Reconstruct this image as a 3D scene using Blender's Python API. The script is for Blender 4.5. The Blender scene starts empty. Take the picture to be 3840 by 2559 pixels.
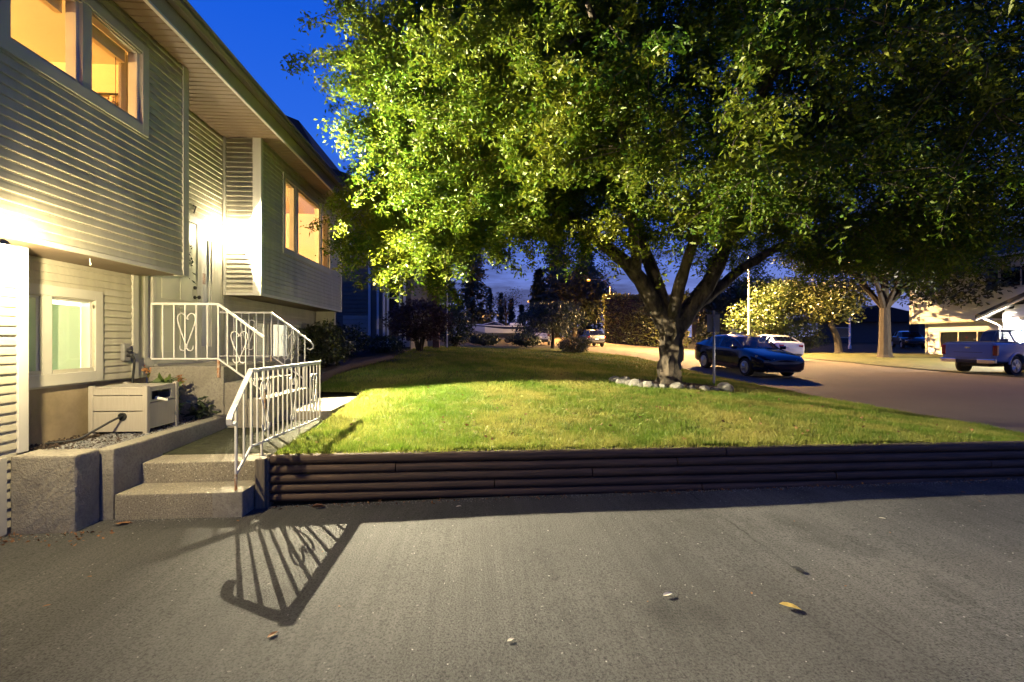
import bpy, bmesh, math, random
import numpy as np
from mathutils import Vector, Matrix, noise as mnoise
R = math.radians
random.seed(7); rng = np.random.default_rng(7)
scene = bpy.context.scene
COL = scene.collection

# ------------------------------------------------------------------ camera, sky, exposure
cam_d = bpy.data.cameras.new('camera'); cam = bpy.data.objects.new('camera', cam_d); COL.objects.link(cam)
cam_d.sensor_width = 36.0; cam_d.lens = 16.0; cam_d.clip_start = 0.05; cam_d.clip_end = 900
cam.location = (0, 0, 1.5); cam.rotation_euler = (R(90), 0, -math.atan(76.5/1046))
scene.camera = cam

world = bpy.data.worlds.new('World'); scene.world = world; world.use_nodes = True
wn = world.node_tree; wn.nodes.clear()
def wnode(t, **k):
    n = wn.nodes.new(t)
    for a, b in k.items(): setattr(n, a, b)
    return n
w_out = wnode('ShaderNodeOutputWorld'); w_bg = wnode('ShaderNodeBackground')
sky = wnode('ShaderNodeTexSky'); sky.sky_type = 'NISHITA'; sky.sun_disc = False
sky.sun_elevation = R(0.5); sky.sun_rotation = R(200); sky.altitude = 100; sky.air_density = 1.0
sky.dust_density = 1.0; sky.ozone_density = 3.0
w_co = wnode('ShaderNodeTexCoord'); w_sep = wnode('ShaderNodeSeparateXYZ')
wn.links.new(w_co.outputs['Generated'], w_sep.inputs[0])
w_ramp = wnode('ShaderNodeValToRGB')                      # dusk colour by elevation, the same all the way round
cr = w_ramp.color_ramp
cr.elements[0].position = 0.0; cr.elements[0].color = (0.27, 0.30, 0.56, 1)
cr.elements[1].position = 1.0; cr.elements[1].color = (0.001, 0.040, 0.40, 1)
e = cr.elements.new(0.12); e.color = (0.13, 0.185, 0.56, 1)
e = cr.elements.new(0.30); e.color = (0.022, 0.125, 0.68, 1)
e = cr.elements.new(0.55); e.color = (0.004, 0.085, 0.62, 1)
wn.links.new(w_sep.outputs['Z'], w_ramp.inputs[0])
# thin dusk clouds low over the horizon
w_map = wnode('ShaderNodeMapping'); w_map.inputs['Scale'].default_value = (2.0, 2.0, 11.0)
wn.links.new(w_co.outputs['Generated'], w_map.inputs[0])
w_noi = wnode('ShaderNodeTexNoise'); w_noi.inputs['Scale'].default_value = 2.2; w_noi.inputs['Detail'].default_value = 8; w_noi.inputs['Roughness'].default_value = .6
wn.links.new(w_map.outputs[0], w_noi.inputs['Vector'])
w_cr2 = wnode('ShaderNodeValToRGB'); w_cr2.color_ramp.elements[0].position = .46; w_cr2.color_ramp.elements[1].position = .66
wn.links.new(w_noi.outputs['Fac'], w_cr2.inputs[0])
w_low = wnode('ShaderNodeMapRange'); w_low.inputs['From Min'].default_value = 0.40; w_low.inputs['From Max'].default_value = 0.16
wn.links.new(w_sep.outputs['Z'], w_low.inputs['Value'])
w_mul = wnode('ShaderNodeMath', operation='MULTIPLY'); wn.links.new(w_cr2.outputs[0], w_mul.inputs[0]); wn.links.new(w_low.outputs[0], w_mul.inputs[1])
w_mx = wnode('ShaderNodeMix', data_type='RGBA'); w_mx.inputs[7].default_value = (0.050, 0.062, 0.20, 1)
wn.links.new(w_mul.outputs[0], w_mx.inputs[0]); wn.links.new(w_ramp.outputs[0], w_mx.inputs[6])
# the physical sky tints and adds to the dusk gradient
w_add = wnode('ShaderNodeMix', data_type='RGBA', blend_type='ADD'); w_add.inputs[0].default_value = 0.05
wn.links.new(w_mx.outputs[2], w_add.inputs[6]); wn.links.new(sky.outputs[0], w_add.inputs[7])
wn.links.new(w_add.outputs[2], w_bg.inputs['Color']); w_bg.inputs['Strength'].default_value = 1.15
wn.links.new(w_bg.outputs[0], w_out.inputs[0])

scene.view_settings.view_transform = 'Standard'; scene.view_settings.look = 'None'
scene.view_settings.exposure = 0.0; scene.view_settings.gamma = 1.0; scene.view_settings.use_curve_mapping = False
scene.render.engine = 'CYCLES'
cy = scene.cycles
cy.max_bounces = 7; cy.diffuse_bounces = 4; cy.glossy_bounces = 3; cy.transmission_bounces = 5; cy.transparent_max_bounces = 12
cy.sample_clamp_indirect = 4.0; cy.caustics_reflective = False; cy.caustics_refractive = False
cy.use_denoising = True

PORCH_LAMP = (-3.80, 7.335, 3.14); PORCH_STR = 1.9e6
SIDE_LAMP = (-3.26, 3.37, 2.10); SIDE_STR = 8.4e3
STREET_LAMP_STR = 2.6e5

# ------------------------------------------------------------------ materials
MATS = {}
def nodes_of(m): return m.node_tree.nodes, m.node_tree.links
def mat(name, col, rough=.7, var=.0, scale=8., col2=None, detail=5., bump=0., bscale=None, metal=0., spec=.5, coat=0., stretch=None, emit=None, emit_s=0., thr=(.35,.65)):
    """procedural principled surface: two tones mixed by world-space noise, plus fine relief"""
    if name in MATS: return MATS[name]
    m = bpy.data.materials.new(name); m.use_nodes = True
    N, L = nodes_of(m); b = N['Principled BSDF']
    b.inputs['Roughness'].default_value = rough; b.inputs['Metallic'].default_value = metal
    b.inputs['Specular IOR Level'].default_value = spec; b.inputs['Coat Weight'].default_value = coat
    geo = N.new('ShaderNodeNewGeometry'); vec = geo.outputs['Position']
    if stretch:
        mp = N.new('ShaderNodeMapping'); mp.inputs['Scale'].default_value = stretch; L.new(vec, mp.inputs[0]); vec = mp.outputs[0]
    if col2 is None and var > 0: col2 = tuple(c*(1-var) for c in col)
    if col2 is not None:
        t = N.new('ShaderNodeTexNoise'); t.inputs['Scale'].default_value = scale; t.inputs['Detail'].default_value = detail; t.inputs['Roughness'].default_value = .62
        L.new(vec, t.inputs['Vector'])
        r = N.new('ShaderNodeMapRange'); r.inputs['From Min'].default_value = thr[0]; r.inputs['From Max'].default_value = thr[1]; L.new(t.outputs['Fac'], r.inputs['Value'])
        mx = N.new('ShaderNodeMix'); mx.data_type = 'RGBA'; mx.inputs[6].default_value = (*col, 1); mx.inputs[7].default_value = (*col2, 1)
        L.new(r.outputs[0], mx.inputs[0]); L.new(mx.outputs[2], b.inputs['Base Color'])
    else:
        b.inputs['Base Color'].default_value = (*col, 1)
    if bump > 0:
        t2 = N.new('ShaderNodeTexNoise'); t2.inputs['Scale'].default_value = bscale or scale*4; t2.inputs['Detail'].default_value = 4; L.new(vec, t2.inputs['Vector'])
        bp = N.new('ShaderNodeBump'); bp.inputs['Strength'].default_value = 1.0; bp.inputs['Distance'].default_value = bump
        L.new(t2.outputs['Fac'], bp.inputs['Height']); L.new(bp.outputs[0], b.inputs['Normal'])
    if emit:
        b.inputs['Emission Color'].default_value = (*emit, 1); b.inputs['Emission Strength'].default_value = emit_s
    MATS[name] = m; return m

def emit_mat(name, col, s):
    m = bpy.data.materials.new(name); m.use_nodes = True; N, L = nodes_of(m); N.remove(N['Principled BSDF'])
    e = N.new('ShaderNodeEmission'); e.inputs[0].default_value = (*col, 1); e.inputs[1].default_value = s
    L.new(e.outputs[0], N['Material Output'].inputs[0]); MATS[name] = m; return m

def glass_mat(name, tint=(1, 1, 1), refl=.08, clear=1.0, dark=(.01, .012, .015), rough=.0):
    """thin pane: clear share lets light through, the rest is a dark film, fresnel gloss on top"""
    m = bpy.data.materials.new(name); m.use_nodes = True; N, L = nodes_of(m); N.remove(N['Principled BSDF'])
    tr = N.new('ShaderNodeBsdfTransparent'); tr.inputs[0].default_value = (*tint, 1)
    df = N.new('ShaderNodeBsdfDiffuse'); df.inputs[0].default_value = (*dark, 1)
    gl = N.new('ShaderNodeBsdfGlossy'); gl.inputs['Roughness'].default_value = rough
    m1 = N.new('ShaderNodeMixShader'); m1.inputs[0].default_value = clear; L.new(df.outputs[0], m1.inputs[1]); L.new(tr.outputs[0], m1.inputs[2])
    lw = N.new('ShaderNodeLayerWeight'); lw.inputs[0].default_value = .5; pw = N.new('ShaderNodeMath'); pw.operation = 'POWER'; pw.inputs[1].default_value = 3.5; L.new(lw.outputs['Facing'], pw.inputs[0])
    fr = N.new('ShaderNodeMath'); fr.operation = 'MULTIPLY_ADD'; fr.inputs[1].default_value = .30; fr.inputs[2].default_value = refl*.5; L.new(pw.outputs[0], fr.inputs[0])
    m2 = N.new('ShaderNodeMixShader'); L.new(fr.outputs[0], m2.inputs[0]); L.new(m1.outputs[0], m2.inputs[1]); L.new(gl.outputs[0], m2.inputs[2])
    L.new(m2.outputs[0], N['Material Output'].inputs[0]); MATS[name] = m; return m

def leaf_mat(name, col, col2, trans=.35, gloss=.08):
    """leaf: per-leaf tone from the vertex attribute 'tone', diffuse + translucent + a little gloss"""
    m = bpy.data.materials.new(name); m.use_nodes = True; N, L = nodes_of(m); N.remove(N['Principled BSDF'])
    at = N.new('ShaderNodeAttribute'); at.attribute_name = 'tone'
    mx = N.new('ShaderNodeMix'); mx.data_type = 'RGBA'; mx.inputs[6].default_value = (*col, 1); mx.inputs[7].default_value = (*col2, 1)
    L.new(at.outputs['Fac'], mx.inputs[0])
    d = N.new('ShaderNodeBsdfDiffuse'); t = N.new('ShaderNodeBsdfTranslucent'); g = N.new('ShaderNodeBsdfGlossy'); g.inputs['Roughness'].default_value = .45
    L.new(mx.outputs[2], d.inputs[0]); L.new(mx.outputs[2], t.inputs[0])
    a = N.new('ShaderNodeMixShader'); a.inputs[0].default_value = trans; L.new(d.outputs[0], a.inputs[1]); L.new(t.outputs[0], a.inputs[2])
    b = N.new('ShaderNodeMixShader'); b.inputs[0].default_value = gloss; L.new(a.outputs[0], b.inputs[1]); L.new(g.outputs[0], b.inputs[2])
    L.new(b.outputs[0], N['Material Output'].inputs[0]); MATS[name] = m; return m

mat('siding', (.42, .385, .285), .5, .20, 2.2, stretch=(2.5, 2.5, .5), bump=.0006, bscale=60)
mat('trim', (.44, .415, .34), .5, .08, 4.)
mat('trim_white', (.58, .55, .47), .45, .08, 4.)
mat('soffit', (.17, .115, .068), .55, .12, 4.)
mat('gutter', (.10, .085, .07), .45, .15, 4.)
mat('fascia', (.34, .27, .19), .5, .15, 5.)
mat('shingle', (.035, .033, .033), .9, .35, 14., bump=.004, bscale=60)
mat('room_wall', (.80, .62, .36), .8, .04, 2.)
mat('room_ceiling', (.86, .78, .62), .85, .03, 2.)
mat('curtain', (.66, .50, .30), .8, 0, 26., col2=(.10, .045, .02), thr=(.5, .56))
mat('blind', (.75, .66, .48), .6, .05, 5.)
mat('door', (.50, .48, .36), .45, .05, 4.)
mat('dark_metal', (.02, .018, .016), .4, .2, 20., metal=.6)
mat('rail_paint', (.76, .73, .66), .4, .12, 10.)
mat('rust', (.34, .13, .035), .85, 0, 25., col2=(.55, .48, .38), bump=.001, bscale=120)
mat('black_rubber', (.012, .012, .012), .6, .2, 20.)
mat('plastic_box', (.34, .305, .25), .55, .12, 3., stretch=(40, 40, 2.), bump=.0006, bscale=30)
mat('log', (.092, .054, .033), .85, 0, 2.6, col2=(.030, .019, .013), stretch=(1.0, 22, 22), bump=.006, bscale=5)
mat('post_wood', (.17, .14, .10), .85, .45, 4., stretch=(12, 12, 1.5), bump=.002, bscale=8)
mat('foundation', (.34, .26, .15), .9, .35, 3., bump=.004, bscale=22)
mat('soil', (.055, .042, .032), .95, .5, 14., bump=.02, bscale=45)
mat('mulch', (.075, .048, .032), .95, .5, 30., bump=.02, bscale=60)
mat('gravel', (.30, .29, .27), .85, 0, 30., col2=(.12, .12, .115))
mat('stone', (.25, .235, .20), .85, .5, 9., bump=.006, bscale=30)
mat('bark_main', (.105, .082, .055), .9, 0, 7., col2=(.020, .016, .011), stretch=(1, 1, .45), bump=.03, bscale=11, thr=(.42, .62))
mat('bark_dark', (.032, .024, .019), .9, .5, 8., stretch=(1, 1, .4), bump=.02, bscale=14)
mat('white_wall', (.76, .75, .74), .6, .08, 3.)
mat('grey_wall', (.135, .118, .10), .7, .2, 3.)
mat('taupe_wall', (.34, .32, .28), .7, .12, 3.)
mat('blue_wall', (.060, .058, .062), .7, .15, 3.)
mat('brick_wall', (.16, .08, .055), .85, .3, 10.)
mat('roof_dark', (.022, .021, .022), .9, .3, 5.)
mat('galv', (.40, .39, .37), .4, .2, 6., metal=.7)
mat('lamp_pole', (.16, .15, .135), .5, .15, 5., metal=.3)
mat('sign_back', (.42, .40, .36), .5, .2, 6.)
mat('paint_blue', (.0012, .003, .016), .12, .0, coat=.6, spec=.3)
mat('paint_white', (.72, .72, .72), .25, .0, coat=1.0)
mat('paint_black', (.012, .012, .014), .25, .0, coat=1.0)
mat('paint_truck', (.10, .16, .33), .28, .0, coat=1.0)
mat('paint_silver', (.33, .34, .36), .3, .0, coat=.8, metal=.5)
mat('car_trim', (.012, .012, .013), .5)
mat('tyre', (.014, .014, .014), .85, .2, 20.)
mat('alloy', (.55, .55, .56), .28, .0, metal=1.0)
mat('chrome', (.75, .75, .77), .12, metal=1.0)
mat('lens_clear', (.55, .57, .6), .08, coat=1.0, metal=.5)
mat('lens_red', (.25, .004, .004), .2, coat=1.0)
mat('plate', (.7, .7, .72), .5)
mat('gelcoat', (.66, .66, .70), .2, .05, 3., coat=.8)
mat('gelcoat_navy', (.02, .025, .06), .2, coat=.8)
mat('dry_leaf', (.22, .10, .035), .8, .5, 25.)
mat('dry_leaf_yellow', (.50, .36, .08), .7, .4, 25.)
mat('paper_scrap', (.55, .5, .4), .8, .2, 20.)
mat('sticker', (.28, .12, .09), .6, 0, 60., col2=(.55, .45, .38))
mat('flower', (.20, .06, .02), .7, 0, 40., col2=(.34, .16, .035))
mat('tote_teal', (.05, .32, .30), .4, .1, 5.)
glass_mat('pane'); glass_mat('dark_pane', refl=.12, clear=.12, dark=(.012, .014, .018))
glass_mat('car_glass', tint=(.5, .55, .6), refl=.12, clear=.55, dark=(.008, .009, .012))
emit_mat('porch_bulb', (1.0, .87, .58), PORCH_STR)
emit_mat('shade_glow', (1.0, .86, .56), 560)  # glow added to the porch lamp's shell to brighten door and return wall
emit_mat('side_bulb', (1.0, .82, .46), SIDE_STR)
emit_mat('sodium', (1.0, .50, .13), STREET_LAMP_STR); emit_mat('warm_street', (1.0, .60, .22), STREET_LAMP_STR*1.3); emit_mat('sodium_bowl', (1.0, .36, .03), 1.7)
emit_mat('far_bulb', (1.0, .88, .70), 3.4e4)
leaf_mat('leaf_main', (.045, .105, .006), (.15, .165, .010), .30, .02)
leaf_mat('leaf_dark', (.014, .026, .008), (.030, .045, .012), .25)
leaf_mat('leaf_conifer', (.010, .022, .012), (.022, .036, .014), .15)
leaf_mat('leaf_yellow', (.028, .056, .006), (.065, .085, .010), .35)
leaf_mat('leaf_red', (.030, .010, .008), (.045, .016, .010), .25)
leaf_mat('leaf_hedge', (.036, .055, .010), (.095, .095, .016), .2)
leaf_mat('leaf_bed', (.07, .13, .015), (.13, .17, .03), .35)
leaf_mat('grass_blade', (.10, .17, .014), (.34, .30, .075), .35, .02)

# lawn sheet, driveway, street, walkway have their own node trees
def ground_mat(name, a, b, c, s_big, s_fine, rough, bump, bscale, speck=0., speck_c=(.4, .38, .34), grooves=0.):
    m = bpy.data.materials.new(name); m.use_nodes = True; N, L = nodes_of(m); p = N['Principled BSDF']; p.inputs['Roughness'].default_value = rough
    p.inputs['Specular IOR Level'].default_value = .3
    geo = N.new('ShaderNodeNewGeometry'); pos = geo.outputs['Position']
    def nz(s, d=5, r=.6):
        t = N.new('ShaderNodeTexNoise'); t.inputs['Scale'].default_value = s; t.inputs['Detail'].default_value = d; t.inputs['Roughness'].default_value = r; L.new(pos, t.inputs['Vector']); return t.outputs['Fac']
    def rg(v, lo, hi):
        r = N.new('ShaderNodeMapRange'); r.inputs['From Min'].default_value = lo; r.inputs['From Max'].default_value = hi; L.new(v, r.inputs['Value']); return r.outputs[0]
    def mix(f, x, y):
        k = N.new('ShaderNodeMix'); k.data_type = 'RGBA'
        if not isinstance(f, (int, float)): L.new(f, k.inputs[0])
        else: k.inputs[0].default_value = f
        for i, q in ((6, x), (7, y)):
            if isinstance(q, tuple): k.inputs[i].default_value = (*q, 1)
            else: L.new(q, k.inputs[i])
        return k.outputs[2]
    c1 = mix(rg(nz(s_big, 4), .38, .64), a, b)
    c2 = mix(rg(nz(s_fine, 3, .7), .45, .70), c1, c)
    if speck > 0:
        v = N.new('ShaderNodeTexVoronoi'); v.inputs['Scale'].default_value = 95; L.new(pos, v.inputs['Vector'])
        bw = N.new('ShaderNodeRGBToBW'); L.new(v.outputs['Color'], bw.inputs[0])
        c2 = mix(rg(bw.outputs[0], 1-speck, 1-speck+.05), c2, speck_c)
    L.new(c2, p.inputs['Base Color'])
    h = nz(bscale, 3, .7)
    if grooves > 0:                                   # faint broom marks running away from the house
        w = N.new('ShaderNodeTexWave'); w.wave_type = 'BANDS'; w.bands_direction = 'X'; w.inputs['Scale'].default_value = 9; w.inputs['Distortion'].default_value = 1.2; w.inputs['Detail'].default_value = 3; w.inputs['Detail Scale'].default_value = 4
        L.new(pos, w.inputs['Vector'])
        k = N.new('ShaderNodeMath'); k.operation = 'MULTIPLY_ADD'; k.inputs[1].default_value = grooves; L.new(w.outputs['Fac'], k.inputs[0]); L.new(h, k.inputs[2]); h = k.outputs[0]
    bp = N.new('ShaderNodeBump'); bp.inputs['Distance'].default_value = bump; bp.inputs['Strength'].default_value = 1; L.new(h, bp.inputs['Height']); L.new(bp.outputs[0], p.inputs['Normal'])
    MATS[name] = m
ground_mat('asphalt_drive', (.098, .096, .090), (.062, .061, .058), (.015, .0148, .014), .45, 80, .85, .009, 85, .06, (.30, .29, .27), grooves=.03)
def drive_marks(m):
    """paving seam with two tones either side of it, wheel streaks running in from the street, oily stains"""
    N, L = nodes_of(m); p = N['Principled BSDF']; src = p.inputs['Base Color'].links[0].from_socket
    geo = N.new('ShaderNodeNewGeometry'); sp = N.new('ShaderNodeSeparateXYZ'); L.new(geo.outputs['Position'], sp.inputs[0])
    def math_(op, a, b=None, c=None):
        k = N.new('ShaderNodeMath'); k.operation = op
        for i, q in enumerate((a, b, c)):
            if q is None: continue
            if isinstance(q, (int, float)): k.inputs[i].default_value = q
            else: L.new(q, k.inputs[i])
        return k.outputs[0]
    def nz(scale, st, d=4):
        mp = N.new('ShaderNodeMapping'); mp.inputs['Scale'].default_value = st; L.new(geo.outputs['Position'], mp.inputs[0])
        t = N.new('ShaderNodeTexNoise'); t.inputs['Scale'].default_value = scale; t.inputs['Detail'].default_value = d; L.new(mp.outputs[0], t.inputs['Vector']); return t.outputs['Fac']
    def rg(v, lo, hi, a=0., b=1.):
        r = N.new('ShaderNodeMapRange'); r.inputs[1].default_value = lo; r.inputs[2].default_value = hi; r.inputs[3].default_value = a; r.inputs[4].default_value = b; L.new(v, r.inputs[0]); return r.outputs[0]
    def mul(c, f):
        k = N.new('ShaderNodeVectorMath'); k.operation = 'SCALE'; L.new(c, k.inputs[0]); L.new(f, k.inputs['Scale']); return k.outputs[0]
    wob = math_('MULTIPLY_ADD', nz(1.6, (1, 1, 1)), .35, -.175); xs = math_('ADD', sp.outputs['X'], wob)
    side = rg(xs, 1.80, 2.35, .80, 1.12)                       # older brownish paving left of the seam, newer to its right
    streak = rg(nz(2.2, (7, .25, 1)), .35, .65, .89, 1.08)
    fine = rg(nz(9., (9, .4, 1), 2), .35, .65, .95, 1.04)
    stain = rg(nz(1.3, (1, 1, 1), 3), .57, .72, 1.0, .58)
    blot = rg(nz(5., (1, 1, 1), 3), .66, .76, 1.0, .72)
    dist = math_('ABSOLUTE', math_('SUBTRACT', math_('ADD', sp.outputs['X'], math_('MULTIPLY_ADD', nz(7., (1, 1, 1)), .06, -.03)), 2.05))
    gate = rg(nz(1.1, (0, 1, 0)), .45, .55); crack = math_('SUBTRACT', 1., math_('MULTIPLY', rg(dist, .004, .010, .55, 0.), gate))
    f = side
    for q in (streak, fine, stain, blot, crack): f = math_('MULTIPLY', f, q)
    L.new(mul(src, f), p.inputs['Base Color'])
drive_marks(MATS['asphalt_drive'])
ground_mat('asphalt_street', (.115, .086, .060), (.090, .068, .048), (.062, .049, .036), .3, 90, .85, .004, 120)
ground_mat('concrete_aggregate', (.33, .29, .21), (.24, .21, .16), (.10, .09, .075), 1.4, 75, .9, .007, 110, .16, (.46, .42, .34))
ground_mat('concrete', (.30, .275, .22), (.23, .205, .16), (.19, .168, .135), 3.2, 40, .9, .008, 70, .02)
ground_mat('lawn_base', (.065, .10, .010), (.14, .125, .032), (.035, .05, .008), .9, 30, .95, .03, 60)
ground_mat('verge_grass', (.07, .065, .025), (.05, .06, .018), (.03, .035, .01), .6, 20, .95, .03, 40)
ground_mat('earth', (.03, .033, .016), (.045, .04, .024), (.02, .02, .012), .3, 12, .95, .02, 20)

# ------------------------------------------------------------------ building helpers
def root_loc(o):
    p = Vector((0, 0, 0))
    while o is not None: p += o.location; o = o.parent
    return p
class MB:
    """collects faces in world coordinates; build() links them as ONE mesh object under a parent"""
    def __init__(s): s.v = []; s.f = []
    def add(s, vs, fs):
        n = len(s.v); s.v += [tuple(q) for q in vs]; s.f += [tuple(i+n for i in f) for f in fs]; return s
    def box(s, x0, x1, y0, y1, z0, z1):
        x0, x1 = sorted((x0, x1)); y0, y1 = sorted((y0, y1)); z0, z1 = sorted((z0, z1))
        return s.add([(x0,y0,z0),(x1,y0,z0),(x1,y1,z0),(x0,y1,z0),(x0,y0,z1),(x1,y0,z1),(x1,y1,z1),(x0,y1,z1)],
                     [(0,3,2,1),(4,5,6,7),(0,1,5,4),(1,2,6,5),(2,3,7,6),(3,0,4,7)])
    def bar(s, a, b, w, h=None):
        """square bar between two points"""
        return s.tube([a, b], [w*.7071, w*.7071] if h is None else [w*.7071, h*.7071], 4, math.pi/4)
    def tube(s, pts, rad, n=6, phase=0., cap=True):
        pts = [Vector(p) for p in pts]; m = len(pts)
        if not isinstance(rad, (list, tuple)): rad = [rad]*m
        rings = []; up = None
        for i, p in enumerate(pts):
            t = (pts[min(i+1, m-1)] - pts[max(i-1, 0)]).normalized()
            if up is None:
                up = Vector((0, 0, 1)) if abs(t.z) < .9 else Vector((0, 1, 0))
            u = t.cross(up)
            if u.length < 1e-6: u = t.orthogonal()
            u.normalize(); w = u.cross(t).normalized(); up = w
            rings.append([p + (u*math.cos(2*math.pi*k/n+phase) + w*math.sin(2*math.pi*k/n+phase))*rad[i] for k in range(n)])
        base = len(s.v)
        for r_ in rings: s.v += [tuple(q) for q in r_]
        for i in range(m-1):
            for k in range(n):
                a = base+i*n+k; b = base+i*n+(k+1) % n
                s.f.append((a, b, b+n, a+n))
        if cap:
            s.f.append(tuple(base+k for k in reversed(range(n)))); s.f.append(tuple(base+(m-1)*n+k for k in range(n)))
        return s
    def lathe(s, c, prof, n=16, axis='z'):
        """profile of (radius, height) turned about an axis through c"""
        base = len(s.v); c = Vector(c)
        for r_, h in prof:
            for k in range(n):
                a = 2*math.pi*k/n
                p = {'z': (r_*math.cos(a), r_*math.sin(a), h), 'x': (h, r_*math.cos(a), r_*math.sin(a)), 'y': (r_*math.sin(a), h, r_*math.cos(a))}[axis]
                s.v.append(tuple(c+Vector(p)))
        for i in range(len(prof)-1):
            for k in range(n):
                a = base+i*n+k; b = base+i*n+(k+1) % n; s.f.append((a, b, b+n, a+n))
        s.f.append(tuple(base+k for k in reversed(range(n)))); s.f.append(tuple(base+(len(prof)-1)*n+k for k in range(n)))
        return s
    def prism(s, poly, axis, a0, a1):
        """2-d polygon pushed along an axis from a0 to a1; poly in the two other axes in xyz order"""
        def P(q, a): return {'x': (a, q[0], q[1]), 'y': (q[0], a, q[1]), 'z': (q[0], q[1], a)}[axis]
        n = len(poly)
        return s.add([P(q, a0) for q in poly]+[P(q, a1) for q in poly],
                     [tuple(reversed(range(n))), tuple(range(n, 2*n))]+[(i, (i+1) % n, (i+1) % n+n, i+n) for i in range(n)])
    def build(s, name, m, parent=None, smooth=False, bevel=0.):
        me = bpy.data.meshes.new(name); off = root_loc(parent) if parent else Vector((0, 0, 0))
        me.from_pydata([tuple(Vector(v)-off) for v in s.v], [], s.f)
        me.materials.append(MATS[m]); bm = bmesh.new(); bm.from_mesh(me)
        bmesh.ops.recalc_face_normals(bm, faces=bm.faces)
        if bevel > 0:
            bmesh.ops.bevel(bm, geom=list(bm.edges), offset=bevel, segments=2, affect='EDGES', profile=.6)
        bm.to_mesh(me); bm.free()
        if smooth: me.polygons.foreach_set('use_smooth', [True]*len(me.polygons)); me.set_sharp_from_angle(angle=R(50))
        o = bpy.data.objects.new(name, me); COL.objects.link(o)
        if parent: o.parent = parent
        return o
def tag(o, label=None, cat=None, group=None, kind=None):
    for k, v in (('label', label), ('category', cat), ('group', group), ('kind', kind)):
        if v: o[k] = v
    return o
def thing(name, label, cat, loc=(0, 0, 0), group=None):
    o = bpy.data.objects.new(name, None); COL.objects.link(o); o.location = loc; o.empty_display_size = .1
    return tag(o, label, cat, group)
def box(name, m, parent, *b, bevel=0.): return MB().box(*b).build(name, m, parent, bevel=bevel)
def copy_tree(o, parent=None):
    c = o.copy(); COL.objects.link(c); c.parent = parent
    for ch in list(o.children): copy_tree(ch, c)
    return c
def fast_mesh(name, verts, faces, m, parent=None, tone=None, kind=None, smooth=False):
    """numpy mesh: verts (N,3), faces (M,k) with constant k"""
    me = bpy.data.meshes.new(name); off = np.array(root_loc(parent)) if parent else 0
    verts = np.asarray(verts, np.float32)-off; faces = np.asarray(faces, np.int32); M, k = faces.shape
    me.vertices.add(len(verts)); me.vertices.foreach_set('co', verts.astype(np.float32).ravel())
    me.loops.add(M*k); me.loops.foreach_set('vertex_index', faces.ravel())
    me.polygons.add(M); me.polygons.foreach_set('loop_start', np.arange(0, M*k, k, dtype=np.int32))
    if tone is not None:
        a = me.attributes.new('tone', 'FLOAT', 'POINT'); a.data.foreach_set('value', np.asarray(tone, np.float32))
    me.update(calc_edges=True); me.materials.append(MATS[m])
    if smooth: me.polygons.foreach_set('use_smooth', [True]*M)
    o = bpy.data.objects.new(name, me); COL.objects.link(o)
    if parent: o.parent = parent
    if kind: o['kind'] = kind
    return o
def leaf_arrays(cen, length, width, droop=.5, up=None, fold=.25):
    """leaf-shaped quads, one per centre; droop pulls the tips down"""
    n = len(cen); d = rng.normal(size=(n, 3)); d[:, 2] = d[:, 2]*.6 - droop; d /= np.linalg.norm(d, axis=1)[:, None]
    if up is not None: d = up
    q = rng.normal(size=(n, 3)); s = np.cross(d, q); s /= np.linalg.norm(s, axis=1)[:, None]+1e-9
    nn = np.cross(s, d)
    L = (length*rng.uniform(.6, 1.3, n))[:, None]; W = (width*rng.uniform(.7, 1.2, n))[:, None]
    v = np.empty((n, 4, 3)); v[:, 0] = cen; v[:, 1] = cen+d*L*.45+s*W*.5+nn*W*fold; v[:, 2] = cen+d*L; v[:, 3] = cen+d*L*.45-s*W*.5+nn*W*fold
    f = np.arange(n*4).reshape(n, 4)
    return v.reshape(-1, 3), f
def foliage(name, cen, length, width, m, parent, droop=.5, tone=None, kind='stuff'):
    v, f = leaf_arrays(np.asarray(cen), length, width, droop)
    if tone is None: tone = rng.random(len(cen))
    return fast_mesh(name, v, f, m, parent, tone=np.repeat(tone, 4), kind=kind)

# ------------------------------------------------------------------ terrain
CP = np.array([(-2,4.4,.44),(1.2,4.4,.44),(4,4.4,.43),(5.6,4.4,.40),(7,5.2,.24),(8.1,4.4,.11),(8.1,6.2,.12),(-2,6.3,.50),(-2,8,.64),(0,6.4,.56),(2.5,6.5,.53),(5,6.5,.42),(0,8.9,.72),(3,10.1,.62),(4.1,9.6,.54),(6,9,.38),(6,11.2,.40),
 (8.1,9.8,.16),(8.1,13.5,.25),(8.1,17,.40),(8,20,.55),(7.5,26,.80),(6,35,1.1),(-3,9.2,.76),(-3,12,.92),(-2,15,1.12),(-5,17,1.25),(-1,13,.97),(3,15,.76),(0,19,1.04),(3,22,.98),(0,27,1.14),(0,40,1.3),
 (14,4,.10),(14,-4,.08),(14,13,.22),(14,20,.40),(14,30,.70),(11,46,1.03),(14,60,1.7),(20,15,.16),(24,19,.12),(18,26,.47),(26,28,.47),(29,30,.60),(29,35,.58),(29,20,.30),(40,20,.40),(40,40,.80),(40,60,1.5),
 (-10,20,1.35),(-12,40,1.5),(-20,60,2),(0,60,1.75),(14,90,2.4),(0,110,2.6),(60,110,2.6),(-60,110,2.8),(70,20,.5),(70,-30,.3),(20,-40,.1),(-60,20,1.5),(-60,60,2.2),(110,60,2),(110,0,.5)], float)
def _tps(r): return np.where(r > 1e-9, r*r*np.log(r+1e-12), 0)
_P = CP[:, :2]; _n = len(CP)
_A = np.zeros((_n+3, _n+3)); _A[:_n, :_n] = _tps(np.linalg.norm(_P[:, None]-_P[None], axis=2)) + np.eye(_n)*.02
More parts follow.
